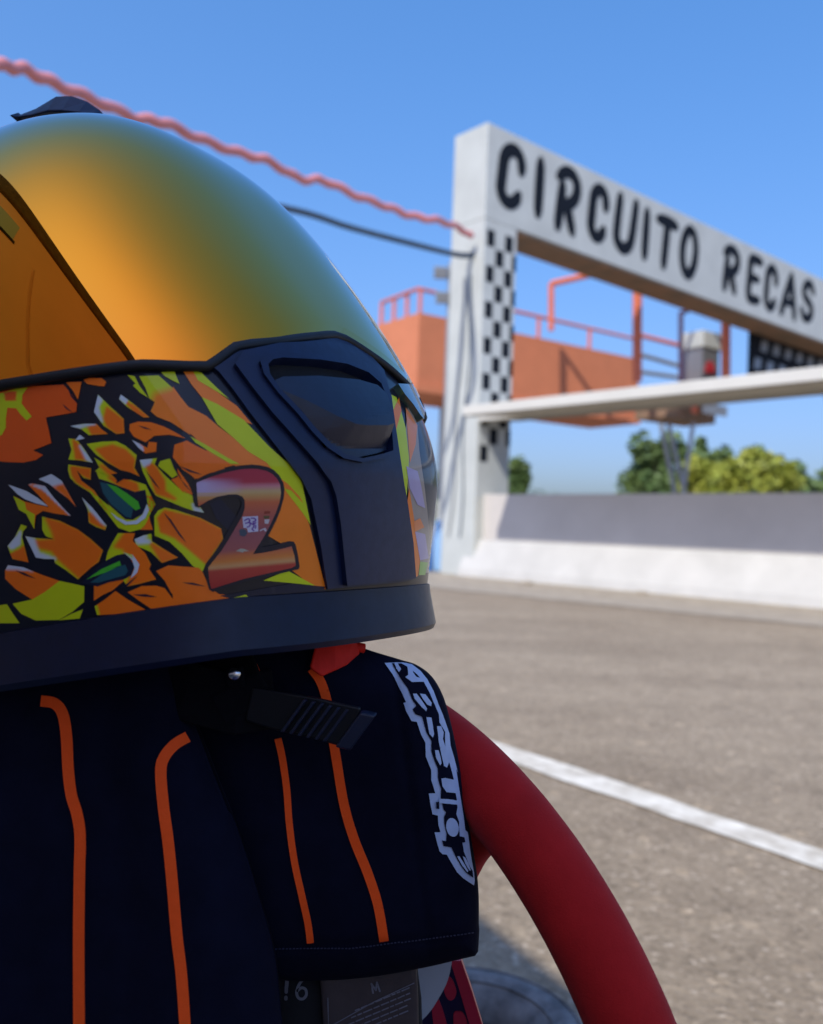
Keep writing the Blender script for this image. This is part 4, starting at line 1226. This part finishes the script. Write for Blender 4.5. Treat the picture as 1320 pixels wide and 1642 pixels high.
# padded lining closing the underside
c = W((0, 0, ZB + .02))
vs_ = [W(np.array([p[0] * s_, p[1] * s_, rim_z(p[0]) + z_])) for s_, z_ in ((.975, -.010), (.80, -.018), (.62, -.008), (.55, .05)) for p in [SP(2 * math.pi * k / 64, ZR) for k in range(64)]] + [c]
fs_ = [(r * 64 + k, r * 64 + (k + 1) % 64, (r + 1) * 64 + (k + 1) % 64, (r + 1) * 64 + k) for r in range(3) for k in range(64)] + [(192 + k, 192 + (k + 1) % 64, 256) for k in range(64)]
link_mesh('lining', vs_, fs_, M['dark'], helmet, smooth=True)

# ---- top vent: low black fin on the crown
def top_pt(x, y, d_): return at(x, y, d_)


v = []
prof_px = [(36, 190, 0), (66, 180, .15), (102, 165, .45), (126, 165, .5), (150, 173, .45), (170, 186, .35), (174, 196, .2)]
base_px = [(36, 194), (66, 196), (102, 198), (126, 199), (150, 200), (170, 204), (174, 205)]
dd_ = .47
for (x, y, wd), (bx, by) in zip(prof_px, base_px):
    hw = .006 + .016 * wd
    p, b_ = at(x, y, dd_), at(bx, by + 4, dd_)
    nrm = Vector((.1, 1, 0)).normalized()
    v += [b_ - nrm * hw * 1.3, p - nrm * hw * .6, p + nrm * hw * .6, b_ + nrm * hw * 1.3]
fs_ = [(4 * i + j, 4 * i + (j + 1) % 4, 4 * i + 4 + (j + 1) % 4, 4 * i + 4 + j) for i in range(6) for j in range(4)] + [(0, 1, 2, 3), (27, 26, 25, 24)]
tv = link_mesh('top_vent', v, fs_, M['matte'], helmet)
b_ = tv.modifiers.new('b', 'BEVEL'); b_.width = .002; b_.segments = 3

# ---- chin strap with stud, ratchet tongue and red release tab
def slab(name, pts, w_, t_, material, parent, d_=None):
    """bent strap through picture points with depths, w_ wide across the view, t_ thick"""
    P_ = [at(*p) for p in pts]; vs, fs = [], []
    for i, p in enumerate(P_):
        t = (P_[min(i + 1, len(P_) - 1)] - P_[max(i - 1, 0)]).normalized(); a = t.cross(FW).normalized(); b = a.cross(t)
        ww_ = w_[i] if isinstance(w_, (list, tuple)) else w_
        vs += [p - a * ww_ / 2 - b * t_ / 2, p + a * ww_ / 2 - b * t_ / 2, p + a * ww_ / 2 + b * t_ / 2, p - a * ww_ / 2 + b * t_ / 2]
    n_ = len(P_)
    fs = [(4 * i + j, 4 * i + (j + 1) % 4, 4 * i + 4 + (j + 1) % 4, 4 * i + 4 + j) for i in range(n_ - 1) for j in range(4)] + [(3, 2, 1, 0), (4 * n_ - 4, 4 * n_ - 3, 4 * n_ - 2, 4 * n_ - 1)]
    o = link_mesh(name, vs, fs, material, parent); b = o.modifiers.new('b', 'BEVEL'); b.width = .0008; b.segments = 2
    return o


cs = slab('chin_strap', [(180, 1000, .37), (230, 1060, .36), (300, 1110, .352), (380, 1130, .350), (440, 1120, .355)], .024, .003, M['strap'], helmet)
slab('strap_flap', [(330, 1010, .37), (365, 1060, .356), (378, 1100, .350), (400, 1140, .350)], .022, .003, M['strap'], helmet)
bm = bmesh.new(); bmesh.ops.create_uvsphere(bm, u_segments=24, v_segments=14, radius=1)
sp = at(376, 1081, .346)
link_mesh('snap_stud', [sp + RT * v_.co.x * .0027 + UP * v_.co.y * .0026 + FW * v_.co.z * .0016 for v_ in bm.verts], [tuple(q.index for q in f.verts) for f in bm.faces], M['stud'], helmet, smooth=True); bm.free()
slab('stud_base', [(362, 1088, .3485), (392, 1084, .3485)], .008, .002, M['strap'], helmet)
tg = slab('ratchet_tongue', [(400, 1128, .349), (450, 1140, .347), (500, 1150, .345), (548, 1162, .343), (572, 1168, .342)], [.014, .0155, .0160, .0165, .0168], .0022, M['black_plastic'], helmet)
ux = (at(572, 1168, .342) - at(450, 1140, .346)).normalized(); uy = (UP * 1.0 - ux * UP.dot(ux)).normalized(); uz = ux.cross(uy)
skew = (uy * .90 + ux * .42).normalized()
for i in range(7):
    c = at(470 + i * 13.5, 1146 + i * 3.0, .3445)
    MB().frame_box(c - skew * .0078 - uz * .0026 * (1 if uz.y > 0 else -1), ux * .0014, skew * .0158, uz * .0026 * (1 if uz.y > 0 else -1)).build('ridge', M['flap'], tg, bevel=.0003)
c = at(560, 1167, .3435)
MB().frame_box(c - skew * .0086 - uz * .0036 * (1 if uz.y > 0 else -1), ux * .0062, skew * .0172, uz * .0060 * (1 if uz.y > 0 else -1)).build('thumb_plate', M['flap'], tg, bevel=.0008)
slab('release_tab', [(506, 1078, .358), (522, 1056, .361), (545, 1040, .365), (572, 1030, .372)], [.006, .013, .015, .010], .0016, M['strap_red'], helmet)
MB().tube([at(562, 1036, .372), at(584, 1040, .374)], .0022, 10).build('tab_loop', M['strap_red'], helmet, smooth=True)


# ------------------------------------------------------------------ gloves hanging over the steering wheel
def inflate(name, outline, depth, bulge, reach, material, parent, step=9, wave=None, back=.35):
    """soft closed body: front and back skins rounded towards the outline"""
    V, T = triangulate(outline, (), step, rings=(1.5, 4.5, 10))
    D_ = dist_poly(outline, V)
    on = D_ < .4
    t = np.clip(D_ / reach, 0, 1); hgt = np.sqrt(1 - (1 - t) ** 2)
    def dep(p): return depth(p[0], p[1]) if callable(depth) else depth
    fr, bk = [], []
    vs = []
    for i, p in enumerate(V):
        wv_ = wave(p[0], p[1]) * hgt[i] if wave else 0
        fr.append(len(vs)); vs.append(at(p[0], p[1], dep(p) - bulge * hgt[i] + wv_))
    for i, p in enumerate(V):
        if on[i]: bk.append(fr[i])
        else: bk.append(len(vs)); vs.append(at(p[0], p[1], dep(p) + bulge * back * hgt[i]))
    fs = []
    for t_ in T:
        a, b, c_ = (vs[fr[i]] for i in t_)
        f = tuple(t_)
        if (b - a).cross(c_ - a).dot(FW) > 0: f = f[::-1]
        fs.append(tuple(fr[i] for i in f))
        if not all(on[i] for i in f): fs.append(tuple(bk[i] for i in f[::-1]))
    fs = [f for f in fs if len(set(f)) == 3]
    o = link_mesh(name, vs, fs, material, parent, smooth=True)
    return o, BVHTree.FromPolygons(vs, fs)


gl = empty('glove', at(200, 1650, .37), 'nearer black racing glove with two long orange piping lines, hanging at lower left', 'glove', 'racing gloves under the helmet')
oa = catmull([(-150, 1000), (0, 1000), (150, 1000), (280, 1040), (318, 1160), (350, 1245), (385, 1335), (415, 1430), (440, 1520), (451, 1610), (455, 1720), (400, 1790), (100, 1800), (-150, 1790)], 8, True)
wave_a = lambda x, y: .0016 * math.sin(x * .018 + y * .004) + .0012 * math.sin(y * .012 + x * .01) + .0012 * math.exp(-((x - 190 - (y - 1300) * .1) / 30) ** 2)
bodyA, BVA = inflate('glove_body', oa, lambda x, y: .358 + (y - 1350) * -.00003, .022, 150, M['cloth'], gl, 9, wave_a)


def surf_map(bvh):
    def f(x, y, off):
        d_ = ray(x, y).normalized(); r = bvh.ray_cast(CAM, d_)
        if r[0] is None: return None
        n_ = r[1] if r[1].dot(d_) < 0 else -r[1]
        return r[0] + n_ * off - d_ * off * .5, n_
    return f


def strip(bvh, pts, wd, name, material, parent, off=.0006, step=4):
    d = Decal(surf_map(bvh)); d.add(stroke_outline(catmull(pts, 6), wd, 0, True), off, step=step, skirt=-.0004)
    return d.build(name, material, parent, normals=False)


strip(BVA, [(66, 1124), (88, 1128), (101, 1145), (107, 1180), (110, 1235), (115, 1275), (124, 1305), (129, 1340), (128, 1400), (127, 1480), (127, 1560), (128, 1690)], 18, 'piping', M['piping'], gl)
strip(BVA, [(300, 1182), (280, 1194), (264, 1213), (258, 1236), (262, 1290), (270, 1350), (277, 1420), (284, 1500), (292, 1570), (300, 1690)], 18, 'piping', M['piping'], gl)

g2 = empty('glove', at(600, 1570, .39), 'black racing glove with silver outlined lettering on its edge, beside the red steering wheel', 'glove', 'racing gloves under the helmet')
ob = catmull([(330, 990), (430, 990), (520, 1005), (575, 1036), (640, 1057), (668, 1066), (692, 1084), (709, 1112), (721, 1150), (734, 1210), (745, 1280), (756, 1345), (765, 1400), (768, 1440), (768, 1480)], 6) + [(769, 1492), (767, 1526), (762, 1533)] + catmull([(740, 1538), (680, 1552), (600, 1566), (530, 1572), (450, 1571), (410, 1540), (380, 1460), (340, 1340), (310, 1220), (310, 1120)], 6)
wave_b = lambda x, y: .0010 * math.sin(x * .03 + y * .008) + .0008 * math.sin(y * .02 - x * .01) + .0012 * math.exp(-((x - (660 + (y - 1300) * .12)) / 7) ** 2) + (.0012 * math.exp(-((y - (1518 + (x - 500) * -.05)) / 5) ** 2))
bodyB, BVB = inflate('glove_body', ob, .3775, .012, 75, M['cloth'], g2, 7, wave_b)
strip(BVB, [(388, 1052), (404, 1062), (413, 1078), (417, 1092)], 10, 'piping', M['piping'], g2)
strip(BVB, [(446, 1184), (453, 1215), (460, 1265), (464, 1320), (472, 1380), (484, 1435), (494, 1480), (498, 1511)], 11, 'piping', M['piping'], g2)
strip(BVB, [(500, 1072), (514, 1092), (524, 1122), (530, 1160), (540, 1220), (552, 1290), (568, 1345), (590, 1400), (606, 1450), (616, 1508)], 15, 'piping', M['piping'], g2)


def l1(pts): return [(600 + x / 7.333, 1040 + y / 7.333) for x, y in pts]


def l2(pts): return [(640 + x / 7.82, 1220 + y / 7.82) for x, y in pts]


white = l1([(120, 175), (240, 345), (330, 520), (375, 630), (350, 640), (380, 740), (440, 852), (500, 860), (550, 1010), (600, 1105), (605, 1270), (665, 1420)]) + \
    l2([(400, 120), (400, 235), (450, 402), (370, 405), (390, 540), (415, 665), (482, 682), (490, 800), (515, 890), (442, 892), (470, 1010), (505, 1130), (540, 1165), (595, 1172), (650, 1270), (720, 1390), (800, 1470), (930, 1560), (938, 1500), (930, 1400), (900, 1240), (880, 1110), (862, 960), (850, 895), (820, 868), (800, 700), (770, 520), (740, 330), (705, 100)]) + \
    l1([(975, 1460), (930, 1280), (888, 1140), (875, 1000), (830, 870), (800, 780), (750, 660), (690, 500), (620, 370), (540, 270), (440, 195), (330, 172)])
black = l1([(200, 182), (290, 310), (345, 400), (400, 480), (440, 590), (492, 672), (450, 712), (482, 770), (560, 802), (585, 900), (610, 990), (668, 1085), (665, 1200), (700, 1310), (742, 1410)]) + \
    l2([(478, 110), (478, 200), (498, 290), (520, 350), (514, 450), (535, 530), (550, 605), (580, 640), (556, 700), (560, 780), (590, 910), (582, 1000), (532, 990), (552, 1062), (650, 1080), (700, 1190), (760, 1300), (830, 1400), (915, 1462), (905, 1380), (860, 1290), (800, 1130), (780, 1020), (818, 1015), (806, 955), (750, 940), (742, 860), (738, 760), (705, 660), (718, 580), (708, 480), (690, 380), (668, 215), (645, 130)]) + \
    l1([(880, 1370), (835, 1230), (820, 1100), (820, 980), (755, 870), (748, 770), (690, 640), (640, 520), (580, 410), (505, 320), (425, 250), (320, 190)])
d = Decal(surf_map(BVB)); d.add(white, .0005, step=3.5); lg = d.build('sleeve_logo', M['print_white'], g2, normals=False)
d = Decal(surf_map(BVB)); d.add(black, .0008, step=3.0); d.build('logo_ink', M['print_black'], lg, normals=False)
d = Decal(surf_map(BVB))
isl = [l1(q) for q in ([(232, 182), (272, 182), (318, 255), (300, 285), (262, 245)], [(385, 225), (440, 255), (455, 300), (490, 345), (585, 375), (575, 400), (440, 402), (365, 345), (398, 320), (395, 270)],
                       [(452, 532), (492, 532), (550, 610), (612, 705), (600, 738), (545, 680), (470, 590)], [(530, 532), (590, 542), (662, 640), (655, 678), (612, 660), (560, 590)],
                       [(604, 805), (660, 810), (676, 900), (692, 1005), (678, 1042), (640, 1000), (620, 900)], [(722, 912), (770, 910), (800, 985), (790, 1060), (830, 1180), (862, 1330), (840, 1395), (805, 1375), (775, 1240), (745, 1100), (735, 1000)],
                       [(702, 1190), (742, 1190), (765, 1270), (778, 1345), (762, 1368), (715, 1280)])]
isl += [l2(q) for q in ([(515, 215), (560, 208), (668, 232), (700, 400), (640, 392), (580, 385), (530, 310)], [(490, 466), (600, 472), (712, 492), (722, 545), (600, 530), (495, 520)],
                        [(655 + 76 * math.cos(t) + 14 * math.sin(t), 825 + 118 * math.sin(t)) for t in [i * math.pi / 9 for i in range(18)]],
                        [(715, 1188), (742, 1188), (800, 1280), (850, 1370), (838, 1390), (780, 1310)], [(782, 1190), (812, 1205), (850, 1280), (880, 1370), (862, 1365), (815, 1280)])]
for q in isl: d.add(q, .0011, step=3)
d.build('logo_islands', M['print_white'], lg, normals=False)  # white islands inside the lettering, printed over the ink
d = Decal(surf_map(BVB)); d.add(l2([(452, 508), (490, 502), (496, 595), (462, 592)]), .0011, step=3); d.build('logo_ink', M['print_black'], lg, normals=False)
# hem stitching and red pull at the glove's wrist
mb = MB()
for i in range(60):
    x = 425 + i * 5.6; y = 1521 - max(0, x - 560) * .13
    r = surf_map(BVB)(x, y, .0004); r2 = surf_map(BVB)(x + 3.2, y - .3, .0004)
    if r and r2: mb.tube([r[0], r2[0]], .0003, 5)
tag(mb.build('hem_stitching', mat('navy_thread', (.02, .022, .05), .6), g2), kind='stuff')
# inner lining and labels showing below the hem
cf = [(446, 1560), (530, 1562), (600, 1556), (668, 1540), (676, 1600), (680, 1720), (440, 1720)]
lin, BVL = inflate('wrist_lining', cf, .3905, .006, 40, M['dark'], g2, 9)
lab, BVC = inflate('care_label', [(513, 1568), (600, 1560), (668, 1546), (671, 1600), (672, 1720), (524, 1720), (518, 1640)], .3815, .0012, 10, M['label'], g2, 9)
d = Decal(surf_map(BVC))
d.add(stroke_outline([(536, 1642), (600, 1606), (664, 1576)], 1.6, 0), .0003, step=3)
def scribe(d, ch, x, y, w_, h_, sw, off, ang=0.0, flip=False):
    for st in GLY[ch]:
        P_ = [((a - .5) * w_, -(b - .5) * h_) for a, b in (catmull(st, 4) if len(st) > 2 else st)]
        P_ = [(x + a * math.cos(ang) - b * math.sin(ang), y + a * math.sin(ang) + b * math.cos(ang)) for a, b in P_]
        d.add(stroke_outline(P_, sw, 0), off, step=2.5)
scribe(d, 'M', 602, 1583, 12, 15, 3, .0004, -.25)
rr = random.Random(3)
for row in range(5):
    x = 570 - row * 6
    while x < 656:
        L_ = rr.uniform(4, 13); y = 1624 + row * 9 - (x - 560) * .42
        d.add(stroke_outline([(x, y), (x + L_, y - L_ * .42)], 2.2, 0), .0003, step=3); x += L_ + 3.5
d.add(stroke_outline([(526, 1600), (528, 1690)], 1.4, 0), .0003, step=3)
d.build('label_print', M['label_print'], lab, normals=False)
d = Decal(surf_map(BVL))
scribe(d, '6', 485, 1584, 26, 36, 4.5, .0004, .12)
scribe(d, '!', 460, 1585, 10, 34, 5.5, .0004, .05)
d.build('size_print', M['label_print'], lin, normals=False)

# ------------------------------------------------------------------ kart with its red steering wheel
def circle3(A, B_, C):
    ab, ac = B_ - A, C - A; n_ = ab.cross(ac)
    return A + (n_.cross(ab) * ac.dot(ac) + ac.cross(n_) * ab.dot(ab)) / (2 * n_.dot(n_)), n_.normalized()


pA, pB, pC = at(720, 1205, .405), at(904, 1430, .355), at(1000, 1617, .335)
WC, WN = circle3(pA, pB, pC); WR = (pA - WC).length
kart = empty('go_kart', Vector((WC.x, WC.y - .1, 0)), 'go-kart with a thick red suede steering wheel holding up the gloves and helmet', 'go-kart')
e1 = (pB - WC).normalized(); e2 = WN.cross(e1)
sw = empty('steering_wheel', Vector((0, 0, 0)), None, None); sw.parent = kart; sw.location = WC - kart.location
ring = [WC + (e1 * math.cos(t) + e2 * math.sin(t)) * WR for t in [2 * math.pi * i / 120 for i in range(120)]]
mb = MB(); mb.tube(ring, .0172, 24, closed=True)
hub_in = at(705, 1500, .42)
sp0 = pA.lerp(pB, .30)
mid = at(742, 1345, .395)
mb.tube([at(800, 1270, .392), at(765, 1305, .400), at(738, 1350, .406), at(718, 1410, .412), at(704, 1480, .418)], [.012, .0165, .0150, .0125, .012], 20)
mb.tube([at(806, 1290, .388), at(784, 1318, .394), at(756, 1352, .406)], [.012, .0125, .010], 20)
mb.tube([at(745, 1235, .404), at(728, 1300, .406), at(712, 1370, .409), at(700, 1450, .414)], [.012, .015, .014, .012], 20)
wb = [(716, 1215, .404), (760, 1245, .398), (812, 1300, .386), (818, 1330, .384), (800, 1348, .388), (786, 1358, .392), (776, 1367, .394), (768, 1378, .396), (761, 1394, .399), (752, 1425, .404), (728, 1440, .408), (706, 1400, .409), (704, 1300, .407)]
fa = [at(x, y, d_ - .007) for x, y, d_ in wb]; ba = [at(x, y, d_ + .009) for x, y, d_ in wb]; nw = len(wb)
mb.add(fa + ba, [tuple(range(nw)), tuple(range(nw, 2 * nw))[::-1]] + [(i, nw + i, nw + (i + 1) % nw, (i + 1) % nw) for i in range(nw)])
rim = mb.build('rim', M['suede'], sw, smooth=True)
rm = rim.modifiers.new('r', 'REMESH'); rm.mode = 'VOXEL'; rm.voxel_size = .0016; rm.use_smooth_shade = True
sm = rim.modifiers.new('s', 'SMOOTH'); sm.factor = .6; sm.iterations = 55
# spoke plate with lightening slots and bright red edge
def plate(px, d_, th_, material, name, parent):
    a = [at(x, y, d_) for x, y in px]; b = [p + FW * th_ for p in a]; n_ = len(a)
    o = link_mesh(name, a + b, [tuple(range(n_)), tuple(range(n_, 2 * n_))[::-1]] + [(i, n_ + i, n_ + (i + 1) % n_, (i + 1) % n_) for i in range(n_)], material, parent)
    return o


hp_ = plate([(735, 1540), (758, 1600), (775, 1660), (790, 1740), (560, 1760), (600, 1600), (660, 1500)], .425, .004, M['hub_plate'], 'hub_plate', sw)
plate([(722, 1541), (740, 1541), (757, 1590), (774, 1645), (790, 1710), (770, 1710), (752, 1640), (736, 1585)], .4235, .006, M['red_plate'], 'plate_edge', sw)
for px in ([(712, 1572), (718, 1566), (726, 1572), (732, 1590), (728, 1602), (720, 1604), (713, 1592)], [(692, 1600), (702, 1600), (716, 1640), (724, 1690), (706, 1700), (696, 1650)], [(727, 1630), (735, 1622), (744, 1626), (750, 1645), (748, 1680), (734, 1680)]):
    plate(catmull(px, 4, True), .4245, .004, M['red_plate'], 'slot', sw)
plate(catmull([(655, 1530), (690, 1530), (722, 1535), (723, 1552), (717, 1575), (706, 1597), (690, 1622), (672, 1640), (640, 1660), (610, 1600)], 5, True), .4205, .004, M['pale'], 'hub_cover', sw)
# column and chassis below the picture
mb = MB(); mb.tube([WC, WC - WN * .03 + Vector((.0, .12, -.20)), Vector((WC.x - .05, WC.y + .28, .09))], .011, 10)
mb.build('steering_column', M['grey_metal'], kart)
mb = MB()
mb.tube([(-.33, -.55, .07), (-.33, .25, .07), (-.22, .62, .07), (.12, .62, .07), (.24, .25, .07), (.24, -.55, .07)], .015, 10)
mb.tube([(-.33, .05, .07), (.24, .05, .07)], .015, 10)
mb.build('chassis_frame', M['grey_metal'], kart)
MB().frame_box(Vector((-.31, -.5, .05)), (.53, 0, 0), (0, 1.05, 0), (0, 0, .004)).build('floor_tray', M['hub_plate'], kart)

# ------------------------------------------------------------------ tyre on the ground
ty = empty('tyre', Vector((0, 0, 0)), 'worn grey slick tyre on the ground behind the red steering wheel', 'tyre')
tc = ground(752, 1640, .11)
ty.location = (tc.x, tc.y, 0)
pr = [(.066, .012), (.072, .004), (.10, .002), (.122, .010), (.134, .028), (.138, .055), (.134, .084), (.124, .102), (.110, .1105), (.096, .110), (.080, .101), (.070, .086), (.066, .070)]
vs_, fs_ = [], []
nk = 96
for k_ in range(nk):
    a = 2 * math.pi * k_ / nk
    for r_, z in pr: vs_.append(tc + Vector((r_ * math.cos(a), r_ * math.sin(a), z - .11)))
for k_ in range(nk):
    for j in range(len(pr) - 1):
        q = ((k_ + 1) % nk); fs_.append((k_ * len(pr) + j, q * len(pr) + j, q * len(pr) + j + 1, k_ * len(pr) + j + 1))
tread = link_mesh('tyre_body', vs_, fs_, M['tyre'], ty, smooth=True)
for r_, z in ((.089, .1078), (.117, .1082)):
    mb = MB(); mb.tube([tc + Vector((r_ * math.cos(a), r_ * math.sin(a), z - .11)) for a in [2 * math.pi * i / 72 for i in range(72)]], .0012, 6, closed=True); mb.build('sidewall_ridge', M['tyre'], ty, smooth=True)
vs_, fs_ = [], []
pr2 = [(.066, .075), (.060, .073), (.056, .06), (.030, .05), (.026, .03)]
for k_ in range(nk):
    a = 2 * math.pi * k_ / nk
    for r_, z in pr2: vs_.append(tc + Vector((r_ * math.cos(a), r_ * math.sin(a), z - .11)))
for k_ in range(nk):
    for j in range(len(pr2) - 1):
        q = ((k_ + 1) % nk); fs_.append((k_ * len(pr2) + j, q * len(pr2) + j, q * len(pr2) + j + 1, k_ * len(pr2) + j + 1))
link_mesh('wheel_rim', vs_, fs_, M['rubber'], ty, smooth=True)
mb = MB(); mb.tube([tc + Vector((0, 0, -.085)), tc + Vector((0, 0, -.045))], .03, 20); mb.build('hub_cap', M['cream'], ty)
